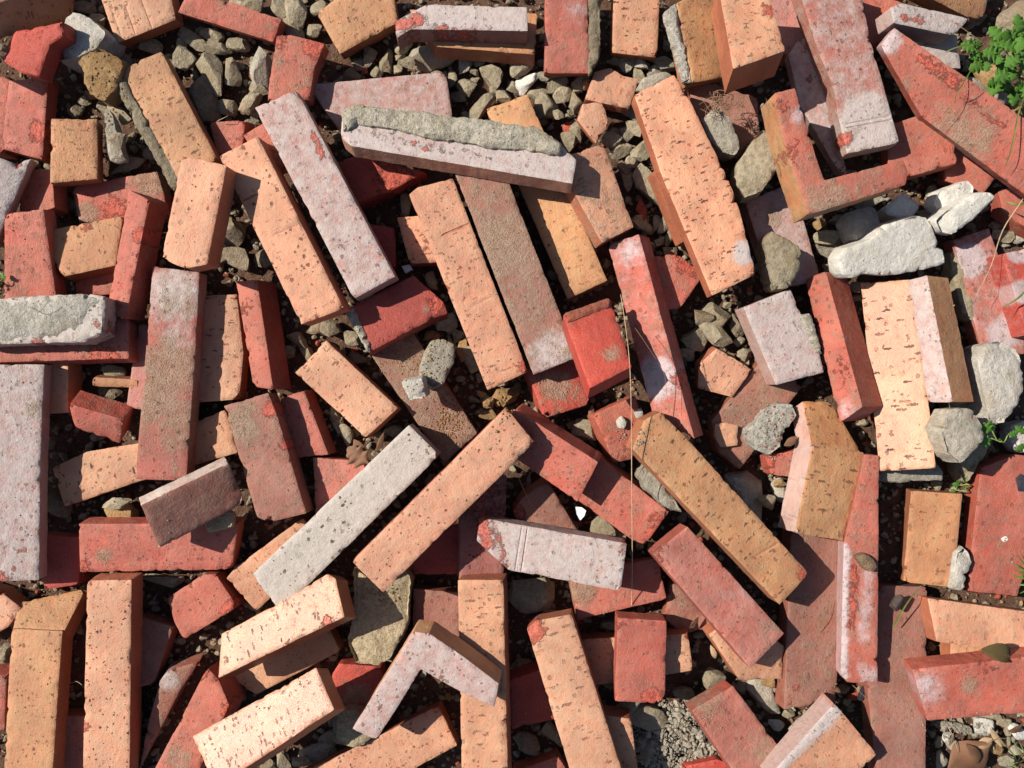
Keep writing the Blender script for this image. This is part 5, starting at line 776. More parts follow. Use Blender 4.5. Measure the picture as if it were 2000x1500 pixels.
('lowest small shaded stone in the hollow left of the lilac square brick','loose stones between the bricks','dark',[198.6,35.0,18.9],[8.8,7.0,5.6],-0.0),
('medium grey stone beside the oval grey stone','loose stones between the bricks','grey',[-77.0,70.0,8.9],[14.0,11.7,9.3],20.0),
('lowest small olive stone beside the oval grey stone','loose stones between the bricks','olive',[-60.8,55.5,6.5],[9.4,8.2,6.5],-0.0),
('medium tan stone beside the oval grey stone','loose stones between the bricks','tan',[-55.5,39.7,6.9],[12.3,8.2,6.5],-70.0),
('medium olive stone beside the oval grey stone','loose stones between the bricks','olive',[-45.5,28.0,8.6],[15.7,10.5,8.4],-60.0),
('large long tan stone under the long centre peach brick','loose stones between the bricks','tan',[-8.8,-15.2,8.0],[19.3,10.5,8.4],15.0),
('rightmost tiny tan stone under the long centre peach brick','loose stones between the bricks','tan',[-26.1,-20.3,14.6],[7.5,6.4,5.1],-0.0),
('topmost small olive stone beside the oval grey stone','loose stones between the bricks','olive',[-91.8,119.9,5.9],[11.7,7.0,5.6],-60.0),
('small tan stone beside the oval grey stone','loose stones between the bricks','tan',[-90.6,52.6,6.0],[9.9,7.0,5.6],-20.0),
('leftmost small shaded stone under the long centre peach brick','loose stones between the bricks','dark',[-35.1,8.8,5.8],[8.8,7.0,5.6],-0.0),
('rightmost small shaded stone under the long centre peach brick','loose stones between the bricks','dark',[-14.6,2.9,5.6],[8.8,5.8,4.7],-0.0),
('leftmost tiny tan stone under the long centre peach brick','loose stones between the bricks','tan',[-35.1,-11.7,4.1],[5.9,4.7,3.7],-0.0),
('tiny shaded stone beside the oval grey stone','loose stones between the bricks','dark',[-70.2,35.1,5.3],[7.0,5.9,4.7],-0.0),
('small tan stone under the long centre peach brick','loose stones between the bricks','tan',[-29.2,-35.1,5.9],[11.7,7.0,5.6],-20.0),
('medium long olive stone right of the dusty pink brick','loose stones between the bricks','olive',[-119.9,204.8,5.3],[14.6,6.4,5.1],-85.0),
('medium olive stone below the deep red half brick','loose stones between the bricks','olive',[-181.1,52.6,7.1],[12.3,8.8,7.0],-20.0),
('medium shaded stone below the deep red half brick','loose stones between the bricks','dark',[-204.2,64.2,8.2],[12.8,10.5,8.4],-10.0),
('small olive stone below the deep red half brick','loose stones between the bricks','olive',[-168.3,59.6,6.4],[9.9,7.6,6.1],-0.0),
('leftmost small shaded stone below the deep red half brick','loose stones between the bricks','dark',[-201.7,29.2,6.1],[8.8,7.0,5.6],-0.0),
('rightmost small shaded stone below the deep red half brick','loose stones between the bricks','dark',[-175.3,29.2,6.6],[11.7,7.6,6.1],-40.0),
('rightmost small shaded stone right of the narrow tilted red brick','loose stones between the bricks','dark',[-221.9,64.2,7.3],[11.7,8.2,6.5],-0.0),
('rightmost medium olive stone above the salmon red bricks','loose stones between the bricks','olive',[85.0,-53.6,9.9],[15.7,13.4,10.7],-10.0),
('leftmost medium olive stone above the salmon red bricks','loose stones between the bricks','olive',[35.0,-29.2,8.0],[14.6,9.9,7.9],-0.0),
('tiny tan stone above the salmon red bricks','loose stones between the bricks','tan',[69.6,-46.4,5.8],[7.0,5.8,4.6],-0.0),
('tiny shaded stone above the salmon red bricks','loose stones between the bricks','dark',[55.6,-58.5,5.0],[7.6,5.3,4.2],-0.0),
('medium olive stone beside the white foil scrap','loose stones between the bricks','olive',[106.0,-163.0,10.2],[16.9,14.0,11.2],-20.0),
('small olive stone beside the white foil scrap','loose stones between the bricks','olive',[125.6,-174.2,6.5],[10.5,7.6,6.1],-0.0),
('rightmost small shaded stone beside the white foil scrap','loose stones between the bricks','dark',[114.0,-182.4,6.2],[8.8,7.0,5.6],-20.0),
('leftmost small shaded stone beside the white foil scrap','loose stones between the bricks','dark',[93.6,-182.5,5.9],[8.8,7.0,5.6],-0.0),
('middle small olive stone below the diagonal peach half brick','loose stones between the bricks','olive',[-196.0,-46.8,5.6],[10.5,7.0,5.6],-60.0),
('medium olive stone below the diagonal peach half brick','loose stones between the bricks','olive',[-188.1,-58.4,6.9],[12.9,7.6,6.1],-60.0),
('rightmost small olive stone below the diagonal peach half brick','loose stones between the bricks','olive',[-152.1,-58.5,5.4],[8.8,5.9,4.7],-10.0),
('small shaded stone below the diagonal peach half brick','loose stones between the bricks','dark',[-134.4,-55.5,6.5],[11.7,7.6,6.1],-20.0),
('tiny tan stone below the diagonal peach half brick','loose stones between the bricks','tan',[-160.9,-55.6,5.3],[6.4,4.7,3.7],-0.0),
('leftmost small olive stone below the diagonal peach half brick','loose stones between the bricks','olive',[-201.8,-35.1,5.8],[8.8,6.4,5.1],-70.0),
('large grey stone left of the bent ochre corner brick','loose stones between the bricks','grey',[270.5,-123.0,13.4],[32.5,19.2,15.3],-68.0),
('medium grey stone left of the bent ochre corner brick','loose stones between the bricks','grey',[309.4,-122.6,7.6],[14.6,9.9,7.9],-60.0),
('small shaded stone left of the bent ochre corner brick','loose stones between the bricks','dark',[285.5,-131.3,29.4],[10.3,8.0,6.4],-20.0),
('small pale stone left of the bent ochre corner brick','loose stones between the bricks','pale',[318.8,-146.2,5.7],[9.9,5.8,4.7],-70.0),
('tiny tan stone left of the bent ochre corner brick','loose stones between the bricks','tan',[304.0,-112.9,15.9],[6.9,5.2,4.2],-0.0),
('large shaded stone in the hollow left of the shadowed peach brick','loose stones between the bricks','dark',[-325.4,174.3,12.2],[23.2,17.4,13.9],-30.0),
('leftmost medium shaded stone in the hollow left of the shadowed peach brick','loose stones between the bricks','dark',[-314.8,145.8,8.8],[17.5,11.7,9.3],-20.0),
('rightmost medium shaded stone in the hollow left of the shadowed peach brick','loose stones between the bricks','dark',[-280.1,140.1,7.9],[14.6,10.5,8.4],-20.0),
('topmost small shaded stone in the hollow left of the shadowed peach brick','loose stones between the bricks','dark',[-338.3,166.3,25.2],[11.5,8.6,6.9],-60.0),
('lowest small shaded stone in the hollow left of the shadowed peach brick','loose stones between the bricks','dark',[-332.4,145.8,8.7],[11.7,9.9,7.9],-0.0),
('medium shaded stone right of the narrow tilted red brick','loose stones between the bricks','dark',[-245.3,52.6,6.9],[14.6,8.8,7.0],-20.0),
('leftmost small shaded stone right of the narrow tilted red brick','loose stones between the bricks','dark',[-257.0,35.0,6.9],[11.7,8.8,7.0],-0.0),
('middle small shaded stone right of the narrow tilted red brick','loose stones between the bricks','dark',[-233.8,35.1,6.3],[11.7,7.6,6.1],-30.0),
('medium olive stone left of the long olive-stained brick','loose stones between the bricks','olive',[-456.7,12.8,7.2],[14.6,8.8,7.0],-10.0),
('rightmost small shaded stone left of the long olive-stained brick','loose stones between the bricks','dark',[-496.9,5.8,6.2],[11.7,7.6,6.1],-0.0),
('medium shaded stone left of the long olive-stained brick','loose stones between the bricks','dark',[-458.9,-11.7,6.1],[12.9,7.6,6.1],-0.0),
('tiny olive stone left of the long olive-stained brick','loose stones between the bricks','olive',[-527.6,-67.3,5.6],[5.8,7.6,4.7],-0.0),
('medium shaded stone behind the tilted brown brick','loose stones between the bricks','dark',[-519.0,-139.9,8.7],[17.5,11.7,9.3],-30.0),
('large tan stone behind the tilted brown brick','loose stones between the bricks','tan',[-445.3,-145.5,10.5],[20.4,14.6,11.6],-10.0),
('medium long olive stone behind the tilted brown brick','loose stones between the bricks','olive',[-442.5,-135.1,23.0],[17.2,7.5,6.0],20.0),
('medium long tan stone right of the tilted brown brick','loose stones between the bricks','tan',[-339.0,-154.9,6.5],[14.6,7.6,6.1],-0.0),
('medium olive stone right of the small upright red block','loose stones between the bricks','olive',[233.0,-335.5,9.8],[14.6,13.4,10.7],-50.0),
('large long pale stone below the salmon diagonal brick','loose stones between the bricks','pale',[289.6,-356.6,9.4],[28.0,12.8,10.3],-58.0),
('medium olive stone below the salmon diagonal brick','loose stones between the bricks','olive',[304.7,-337.4,7.7],[9.9,12.3,7.9],-0.0),
('large long olive stone below the small upright red block','loose stones between the bricks','olive',[152.5,-373.7,10.5],[28.5,14.6,11.6],-10.0),
('medium olive stone below the small upright red block','loose stones between the bricks','olive',[132.6,-363.3,22.4],[14.4,10.4,8.3],-0.0),
('medium long olive stone below the small upright red block','loose stones between the bricks','olive',[153.0,-414.6,7.2],[16.4,8.8,7.0],-85.0),
('small olive stone below the small upright red block','loose stones between the bricks','olive',[168.4,-404.6,6.0],[11.1,7.0,5.6],-80.0),
('small tan stone below the salmon diagonal brick','loose stones between the bricks','tan',[289.4,-335.7,16.3],[8.7,6.9,5.6],-0.0),
('small shaded stone below the salmon diagonal brick','loose stones between the bricks','dark',[263.1,-345.0,6.1],[8.8,7.0,5.6],-0.0),
('medium long shaded stone right of the small upright red block','loose stones between the bricks','dark',[192.9,-350.7,6.4],[13.4,7.6,6.1],-20.0),
('small tan stone right of the small upright red block','loose stones between the bricks','tan',[216.1,-368.0,7.1],[11.7,8.8,7.0],-0.0),
('lowest small shaded stone above the small upright red block','loose stones between the bricks','dark',[140.2,-333.0,6.8],[10.5,8.2,6.5],-0.0),
('large grey stone left of the white-edged bottom brick','loose stones between the bricks','grey',[331.9,-390.1,10.2],[18.6,14.0,11.2],-10.0),
('small white stone left of the white-edged bottom brick','loose stones between the bricks','white',[304.1,-389.5,5.8],[9.9,6.4,5.1],-20.0),
('small tan stone left of the white-edged bottom brick','loose stones between the bricks','tan',[351.1,-377.4,5.3],[8.8,5.9,4.7],-0.0),
('tiny olive stone left of the white-edged bottom brick','loose stones between the bricks','olive',[314.9,-375.6,5.5],[7.5,5.8,4.6],-0.0),
('leftmost tiny shaded stone among the dark debris at lower right','loose stones between the bricks','dark',[380.4,-348.2,5.0],[7.6,5.3,4.2],-30.0),
('tiny red clay stone among the dark debris at lower right','loose stones between the bricks','redbit',[391.2,-357.3,4.4],[7.6,4.7,3.7],30.0),
('small shaded stone among the dark debris at lower right','loose stones between the bricks','dark',[400.5,-352.0,5.9],[9.4,7.0,5.6],-80.0),
('rightmost tiny shaded stone among the dark debris at lower right','loose stones between the bricks','dark',[409.8,-339.5,4.9],[6.4,5.3,4.2],-0.0),
('middle tiny shaded stone among the dark debris at lower right','loose stones between the bricks','dark',[383.3,-362.8,5.2],[7.0,4.7,3.7],-0.0),
('medium grey stone at the bottom on the long red brick','loose stones between the bricks','grey',[436.5,-430.7,10.5],[17.5,14.6,11.6],-0.0),
('rightmost small olive stone above the small upright red block','loose stones between the bricks','olive',[146.3,-272.1,5.3],[9.9,5.9,4.7],-0.0),
('leftmost small olive stone above the small upright red block','loose stones between the bricks','olive',[114.1,-274.9,5.7],[10.5,6.4,5.1],-20.0),
('medium long olive stone below the grooved pale pink brick','loose stones between the bricks','olive',[46.8,-263.2,5.6],[14.6,7.0,5.6],-0.0),
('large olive stone below the grooved pale pink brick','loose stones between the bricks','olive',[27.8,-234.9,16.3],[26.6,24.3,19.4],-30.0),
('small shaded stone right of the small upright red block','loose stones between the bricks','dark',[181.3,-321.6,5.9],[9.9,7.0,5.6],-0.0),
('topmost small shaded stone above the small upright red block','loose stones between the bricks','dark',[140.5,-292.6,5.0],[8.8,5.9,4.7],-0.0),
('large long olive stone under the horizontal red brick','loose stones between the bricks','olive',[-394.7,-223.4,6.0],[23.4,7.0,5.6],-5.0),
('medium olive stone at the left edge by the bent ochre brick','loose stones between the bricks','olive',[-578.8,-312.2,8.1],[10.5,14.6,8.4],-0.0),
('small olive stone at the left edge by the bent ochre brick','loose stones between the bricks','olive',[-574.1,-317.3,19.0],[8.7,6.9,5.5],-0.0),
('large long pale stone below the gleaming peach brick','loose stones between the bricks','pale',[-221.5,-419.8,8.9],[24.5,11.7,9.3],20.0),
('medium long olive stone below the gleaming peach brick','loose stones between the bricks','olive',[-261.9,-427.9,6.3],[15.2,7.6,6.1],-85.0),
('small olive stone below the gleaming peach brick','loose stones between the bricks','olive',[-236.3,-424.7,20.7],[10.4,8.6,6.9],-40.0),
('medium olive stone beside the lower sandy mortar lump','loose stones between the bricks','olive',[-210.3,-403.0,7.1],[12.8,7.6,6.1],40.0),
('small shaded stone below the gleaming peach brick','loose stones between the bricks','dark',[-280.6,-432.6,6.3],[9.9,7.6,6.1],-0.0),
('small grey stone beside the lower sandy mortar lump','loose stones between the bricks','grey',[-210.2,-432.0,7.5],[11.7,8.8,7.0],-0.0),
('medium shaded stone between the bottom upright peach bricks','loose stones between the bricks','dark',[17.5,-408.2,8.7],[17.5,11.7,9.3],-20.0),
('medium long olive stone between the bottom upright peach bricks','loose stones between the bricks','olive',[46.7,-397.2,6.9],[17.5,8.8,7.0],-60.0),
('small shaded stone between the bottom upright peach bricks','loose stones between the bricks','dark',[11.7,-321.3,6.9],[11.7,8.8,7.0],-0.0),
('small shaded stone below the grooved pale pink brick','loose stones between the bricks','dark',[29.2,-303.9,6.4],[10.5,7.6,6.1],-0.0),
('medium white stone at the far bottom right corner','loose stones between the bricks','white',[536.8,-393.3,8.0],[13.4,10.5,8.4],-10.0),
('medium long pale stone in the bottom right pebbly corner','loose stones between the bricks','pale',[511.8,-391.9,5.6],[14.6,6.4,5.1],-10.0),
('small white stone at the far bottom right corner','loose stones between the bricks','white',[575.2,-395.9,7.2],[11.7,8.8,7.0],-0.0),
('topmost small pale stone in the bottom right pebbly corner','loose stones between the bricks','pale',[494.0,-390.6,6.2],[9.9,6.4,5.1],-0.0),
('lowest small pale stone in the bottom right pebbly corner','loose stones between the bricks','pale',[490.9,-429.6,6.4],[7.6,11.7,6.1],-10.0),
('tiny grey stone in the bottom right pebbly corner','loose stones between the bricks','grey',[502.9,-412.3,5.9],[7.6,7.0,5.6],-0.0),
('small tan stone in the bottom right pebbly corner','loose stones between the bricks','tan',[526.7,-416.7,5.1],[8.8,5.9,4.7],-0.0),
('small tan stone at the far bottom right corner','loose stones between the bricks','tan',[549.8,-415.2,5.8],[9.9,6.4,5.1],-20.0),
('small olive stone at the far bottom right corner','loose stones between the bricks','olive',[561.8,-386.2,5.2],[8.8,5.3,4.2],-0.0),
('tiny pale stone at the far bottom right corner','loose stones between the bricks','pale',[576.3,-418.3,5.4],[7.6,5.9,4.7],-0.0),
('tiny white stone in the bottom right pebbly corner','loose stones between the bricks','white',[496.1,-403.7,5.4],[5.9,6.4,4.7],-0.0),
('small long olive stone at the far bottom right corner','loose stones between the bricks','olive',[544.6,-380.6,4.6],[11.7,4.1,3.3],-0.0),
('small grey stone at the far bottom right corner','loose stones between the bricks','grey',[567.1,-432.7,6.1],[11.7,7.0,5.6],-0.0),
('tiny olive stone in the bottom right pebbly corner','loose stones between the bricks','olive',[486.0,-409.9,4.6],[5.3,7.6,4.2],-0.0),
('rightmost small shaded stone under the long ochre diagonal brick','loose stones between the bricks','dark',[193.0,-76.0,5.6],[8.8,7.0,5.6],-0.0),
('leftmost small shaded stone under the long ochre diagonal brick','loose stones between the bricks','dark',[175.3,-87.7,6.5],[11.7,7.6,6.1],-30.0),
('small olive stone under the long ochre diagonal brick','loose stones between the bricks','olive',[169.5,-70.2,6.2],[8.8,7.0,5.6],-20.0),
('medium tan stone under the leafy weed','loose stones between the bricks','tan',[541.8,349.5,9.6],[17.5,13.4,10.7],-40.0),
('medium long pale stone under the leafy weed','loose stones between the bricks','pale',[525.5,338.7,7.4],[17.5,8.8,7.0],-30.0),
('small pale stone under the leafy weed','loose stones between the bricks','pale',[561.2,327.4,6.1],[11.7,7.0,5.6],-20.0),
('small tan stone under the leafy weed','loose stones between the bricks','tan',[576.0,312.9,5.8],[8.8,7.0,5.6],-0.0),
('large shaded stone at the top right corner','loose stones between the bricks','dark',[572.3,418.3,12.3],[17.4,23.2,13.9],-20.0),
('leftmost small shaded stone left of the long olive-stained brick','loose stones between the bricks','dark',[-550.0,52.7,5.4],[8.8,5.9,4.7],-0.0),
('leftmost small shaded stone left of the mortar-sided orange brick','loose stones between the bricks','dark',[-549.9,251.6,5.5],[8.8,5.9,4.7],-0.0),
]


# ------------------------------------------------------------------ bricks
PILE = 'loose bricks in the rubble heap'
for bi, (label, tone, loc, ex, nv, poly, T, opt) in enumerate(BRICKS):
    rg = opt.get('rough', 0)
    nm = 'corner_brick' if ('ret' in opt or 'corner brick' in label) else 'brick'
    me = slab_mesh(nm, poly, T, bi + 1, bevel=.85 if not rg else 1.8, jit=.32 + .5 * rg, relief=.16 + .9 * rg, grooves=opt.get('grooves', ()), spots=opt.get('spots', ()),
                   chips=opt.get('chips', 1.0), corner=1.3)
    o = link(nm, me, M_BRICK)
    pose(o, loc, ex, nv)
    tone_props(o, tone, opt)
    tag(o, label, 'brick', PILE)
    for mi, mo in enumerate(opt.get('mortar', ())):
        # mortar bonded to the brick: a rough ragged crust
        crust = mo['tone'] != 'redrim'
        m2 = slab_mesh('mortar' if crust else 'rim', mo['poly'], mo['T'], 500 + bi * 3 + mi, bevel=1.8, jit=1.5 if crust else .6, relief=1.5 if crust else .4, chips=1.2, step=2.6, grid=2.8,
                       dome=1.6 if crust else .6, corner=3)
        c = link('mortar' if crust else 'raised_rim', m2, SM[mo['tone']], o)
        c.location = (0, 0, mo['h'] * MM)
        if mo['h'] > 4: c['label'] = 'ragged grey mortar ridge along the upper edge'
    if 'ret' in opt:
        r = opt['ret']
        m2 = slab_mesh('return_face', r['poly'], 24, 800 + bi, bevel=.7, jit=.2, relief=.16)
        c = link('return_face', m2, M_BRICK)
        pose(c, r['loc'], r['ex'], r['n'])
        tone_props(c, tone, opt)
        bpy.context.view_layer.update()
        mw = c.matrix_world.copy(); c.parent = o; c.matrix_parent_inverse = o.matrix_world.inverted(); c.matrix_world = mw

# ------------------------------------------------------------------ stones
for si, (name, label, tone, loc, ex, nv, poly, T, opt) in enumerate(SLABS):
    rg = opt.get('rough', 1.0)
    small = T < 12
    me = slab_mesh(name, poly, T, 1500 + si, facets=0 if small else (1 if 'slab' in label else 3), bevel=.8 if small else 1.6, jit=.4 if small else .8 * rg, relief=.2 if small else .45 * rg, chips=0 if small else 2.2,
                   step=1.6 if small else 3.0, grid=2.0 if small else 3.4, dome=.8 if small else .3 * rg, corner=2 if small else 2.6, mid_bulge=.3 if small else .6)
    for a in me.attributes:
        pass
    o = link(name, me, SM[tone])
    pose(o, loc, ex, nv)
    tag(o, label, 'stone')

def rock_mesh(name, seed, sub=3):
    rnd = random.Random(seed)
    bm = bmesh.new(); bmesh.ops.create_icosphere(bm, subdivisions=sub, radius=1)
    cuts = []
    for _ in range(rnd.randint(8, 13)):
        v = Vector((rnd.gauss(0, 1), rnd.gauss(0, 1), rnd.gauss(0, .8))).normalized(); cuts.append((v, rnd.uniform(.40, .74)))
    so = Vector((rnd.random() * 50, rnd.random() * 50, rnd.random() * 50))
    for v in bm.verts:
        p = v.co.copy()
        # squarish block
        m = max(abs(p.x), abs(p.y), abs(p.z)); p = p.lerp(p / m * .86, .35)
        for c, d in cuts:
            k = p.dot(c) - d
            if k > 0: p -= c * k * .97
        p *= 1 + .10 * noise.noise(p * 1.6 + so) + .045 * noise.noise(p * 5 + so)
        v.co = p
    me = bpy.data.meshes.new(name); bm.to_mesh(me); bm.free()
    xs = [v.co.x for v in me.vertices]; ys = [v.co.y for v in me.vertices]
    fx = 2 / (max(xs) - min(xs)); fy = 2 / (max(ys) - min(ys))
    for v in me.vertices: v.co.x *= fx; v.co.y *= fy
    for p in me.polygons: p.use_smooth = True
    me.set_sharp_from_angle(angle=radians(24))
    return me

for si, (label, group, tone, loc, r, ang) in enumerate(STONES):
    me = rock_mesh('stone', 3000 + si)
    # true size is baked into the mesh, so the grain keeps one scale
    rnd = random.Random(si)
    for v in me.vertices: v.co = Vector((v.co.x * r[0], v.co.y * r[1], v.co.z * r[2])) * MM
    o = link('stone', me, SM[tone])
    o.location = Vector(loc) * MM
    o.rotation_euler = (rnd.uniform(-.15, .15), rnd.uniform(-.15, .15), radians(ang))
    tag(o, label, 'stone', group)

def px(x, y, z):          # a point of the heap from its place on the ground plan, z in mm
    t = (1000. - z) / 1700.
    return Vector(((x - 1000) * t, (750 - y) * t, z))

# ------------------------------------------------------------------ fine gravel and crumbs (uncountable)
def scatter(name, pts, mat, seed):
    big = name == 'fine_gravel' and seed > 1
    rnd = random.Random(seed)
    tmpl = []
    for q in range(6):
        bm = bmesh.new(); bmesh.ops.create_icosphere(bm, subdivisions=2 if big else 1, radius=1)
        for _ in range(7 if big else 0):
            c = Vector((rnd.gauss(0, 1), rnd.gauss(0, 1), rnd.gauss(0, 1))).normalized(); d = rnd.uniform(.45, .75)
            for v in bm.verts:
                e = v.co.dot(c) - d
                if e > 0: v.co -= c * e
        for v in bm.verts: v.co *= rnd.uniform(.96, 1.04) if big else rnd.uniform(.7, 1.15)
        tmpl.append(([v.co.copy() for v in bm.verts], [tuple(x.index for x in f.verts) for f in bm.faces])); bm.free()
    V = []; F = []
    for (x, y, z, s) in pts:
        tv, tf = tmpl[rnd.randrange(6)]
        R = Matrix.Rotation(rnd.random() * 6.28, 3, 'Z') @ Matrix.Rotation(rnd.random() * 6.28, 3, 'X')
        sc = Vector((s * rnd.uniform(.8, 1.4), s * rnd.uniform(.7, 1.1), s * rnd.uniform(.6, .9)))
        b0 = len(V)
        for v in tv:
            w = R @ Vector((v.x * sc.x, v.y * sc.y, v.z * sc.z)); V.append(((x + w.x) * MM, (y + w.y) * MM, (z + w.z) * MM))
        for f in tf: F.append(tuple(i + b0 for i in f))
    me = bpy.data.meshes.new(name); me.from_pydata(V, [], F)
    return tag(link(name, me, mat), kind='stuff')
bpy.context.view_layer.update()
DG = bpy.context.evaluated_depsgraph_get()
def drop(cx, cy, rx, ry, n, s0, s1, seed, flat=False):
    """n crumbs let fall on the heap round a spot of the ground plan"""
    rd = random.Random(seed); out = []
    for _ in range(n):
        u, v = (rd.uniform(-1, 1), rd.uniform(-1, 1)) if flat else (rd.gauss(0, .5), rd.gauss(0, .5))
        t_ = .96 / 1700
        x = (cx + u * rx - 1000) * t_; y = (750 - cy - v * ry) * t_
        hit, co, nrm, fi, ob, mx = scene.ray_cast(DG, Vector((x, y, .6)), Vector((0, 0, -1)))
        if not hit or nrm.z < .75: continue
        s = rd.uniform(s0, s1) * (.55 + .45 * rd.random()); out.append((co.x / MM, co.y / MM, co.z / MM + s * .3, s))
    return out
CLUSTERS = [
    ('pale', [(1505, 840, 45, 50, 160, .5, 2.0), (1440, 790, 60, 50, 90, .4, 1.1), (1225, 850, 30, 30, 90, .5, 1.6), (1095, 765, 45, 20, 90, .5, 1.3), (1240, 1175, 60, 25, 80, .4, 1.0), (1250, 1330, 35, 15, 45, .5, 1.0), (130, 610, 90, 35, 60, .5, 1.3), (1050, 740, 18, 10, 40, .7, 2), (1900, 1440, 90, 60, 260, .8, 2.6), (900, 290, 200, 20, 50, .5, 1.2)]),
    ('tan', [(830, 700, 60, 60, 260, .5, 1.6), (880, 830, 45, 55, 300, .5, 1.8), (975, 790, 40, 30, 120, .7, 2.4), (1530, 1300, 60, 80, 40, .4, .9), (1590, 1150, 50, 90, 120, .4, .9), (1765, 1350, 45, 150, 80, .5, 1.3), (1955, 1030, 50, 110, 90, .5, 1.4), (745, 1160, 45, 25, 90, .6, 1.8), (200, 175, 60, 60, 90, .8, 2.4), (1650, 1360, 45, 25, 70, .6, 1.8)]),
    ('redbit', [(880, 790, 50, 40, 110, .5, 1.5), (1530, 880, 30, 15, 40, .6, 1.6), (760, 690, 40, 40, 60, .5, 1.2), (1520, 830, 40, 40, 30, .7, 2.0)]),
]
for ci, (tone, cl) in enumerate(CLUSTERS):
    pts = []
    for q, c in enumerate(cl): pts += drop(*c, 40 + ci * 20 + q)
    scatter('mortar_crumbs', pts, SM[tone], 20 + ci)
# heap of crushed mortar at the bottom, left of the sandy-ended brick
rh = random.Random(17); hp = []
for _ in range(4600):
    u = rh.uniform(-1, 1); v = rh.uniform(-1, 1); q = u * u + v * v
    if q > 1: continue
    w_ = px(1338 + u * 105 + v * 10, 1452 + v * 78, 12); s = rh.choice((.4, .5, .5, .7, .7, .9, 1.2, 1.7, 2.6)) if rh.random() < .985 else rh.uniform(4, 7)
    hp.append((w_.x, w_.y, 16 * (1 - q) ** .7 * rh.uniform(.75, 1) + 1, s))
scatter('crushed_mortar', hp[::2], SM['grey'], 51)
scatter('crushed_mortar', hp[1::2], SM['pale'], 54)
scatter('crushed_mortar', [(x, y, z + .6, s * .8) for x, y, z, s in hp[::4]], SM['pale'], 52)
scatter('mortar_crumbs', drop(1385, 1400, 40, 45, 110, .4, 1.3, 53), SM['clay'], 53)
# brick dust and grit lying on ledges and in the gaps all over the heap
scatter('brick_grit', drop(1000, 750, 1010, 760, 1500, .35, 1.15, 301, True), SM['redbit'], 31)
scatter('sandy_grit', drop(1000, 750, 1010, 760, 1500, .35, 1.15, 302, True), SM['tan'], 32)
scatter('pale_grit', drop(1000, 750, 1010, 760, 700, .35, 1.2, 303, True), SM['pale'], 33)
rg = random.Random(5)
for gi, (tone, num, sizes) in enumerate([('dark', 5000, (1.4, 2.0, 2.8, 3.6)), ('olive', 3600, (2.6, 3.6, 4.8, 6.6)), ('grey', 1500, (2.0, 3.4, 5.0)), ('redbit', 900, (1.5, 2.6, 4.0)), ('tan', 500, (1.5, 2.6, 4.0)), ('clay', 6000, (.7, 1.0, 1.4)), ('redbit', 2000, (.6, .9, 1.3))]):
    gp = []
    for _ in range(num):
        s = rg.choice(sizes); gp.append((rg.uniform(-620, 620), rg.uniform(-470, 470), s * .35 - 2, s))
    scatter('fine_gravel', gp, SM[tone], 1 + gi)

# ------------------------------------------------------------------ plants, straws, leaves, scraps
M_LEAF = simple_material('fresh_leaf', (.07, .19, .016), (.13, .30, .03), .25, .45, .35)
M_STEM = simple_material('green_stem', (.14, .20, .04), (.20, .28, .07), .3, .5)
M_GRASS = simple_material('grass_blade', (.09, .15, .025), (.20, .24, .06), .1, .5, .3)
M_DRY = simple_material('dry_straw', (.34, .22, .12), (.48, .34, .20), .2, .6)
M_ROOT = simple_material('dry_root', (.16, .085, .045), (.28, .16, .09), .4, .8)
M_OLIVE = simple_material('olive_leaf', (.075, .055, .012), (.17, .11, .035), .35, .6, .15, .001)
M_BROWN = simple_material('brown_leaf', (.17, .075, .035), (.27, .14, .075), .12, .6, .2)
M_FOIL = simple_material('white_foil', (.55, .57, .60), (.78, .79, .82), .25, .35, 0, .001)
M_GLASS = simple_material('dark_glass_bead', (.02, .022, .03), (.04, .04, .055), .1, .1)
M_DEBRIS = simple_material('dark_debris', (.02, .014, .012), (.06, .04, .03), .5, .8)

def tube(path, r0, r1, segs=5, sub=4):
    """tapered tube through the points (mm)"""
    P = []
    for i in range(len(path) - 1):
        p0 = path[max(0, i - 1)]; p1 = path[i]; p2 = path[i + 1]; p3 = path[min(len(path) - 1, i + 2)]
        for k in range(sub):
            t = k / sub
            P.append(.5 * ((2 * p1) + (p2 - p0) * t + (2 * p0 - 5 * p1 + 4 * p2 - p3) * t * t + (3 * p1 - p0 - 3 * p2 + p3) * t ** 3))
    P.append(path[-1])
    V = []; F = []
    for i, p in enumerate(P):
        d = (P[min(i + 1, len(P) - 1)] - P[max(0, i - 1)]).normalized()
        a = d.orthogonal().normalized(); b_ = d.cross(a)
        r = r0 + (r1 - r0) * i / (len(P) - 1)
        for k in range(segs):
            V.append(p + (a * cos(2 * pi * k / segs) + b_ * sin(2 * pi * k / segs)) * r)
        if i:
            for k in range(segs):
                F.append(((i - 1) * segs + k, (i - 1) * segs + (k + 1) % segs, i * segs + (k + 1) % segs, i * segs + k))
    F.append(tuple(range(segs))); F.append(tuple((len(P) - 1) * segs + k for k in range(segs)))
    return V, F

def tube_obj(name, path, r0, r1, mat, parent=None):
    V, F = tube(path, r0, r1)
    me = bpy.data.meshes.new(name); me.from_pydata([tuple(v * MM) for v in V], [], F)
    for p in me.polygons: p.use_smooth = True
    return link(name, me, mat, parent)

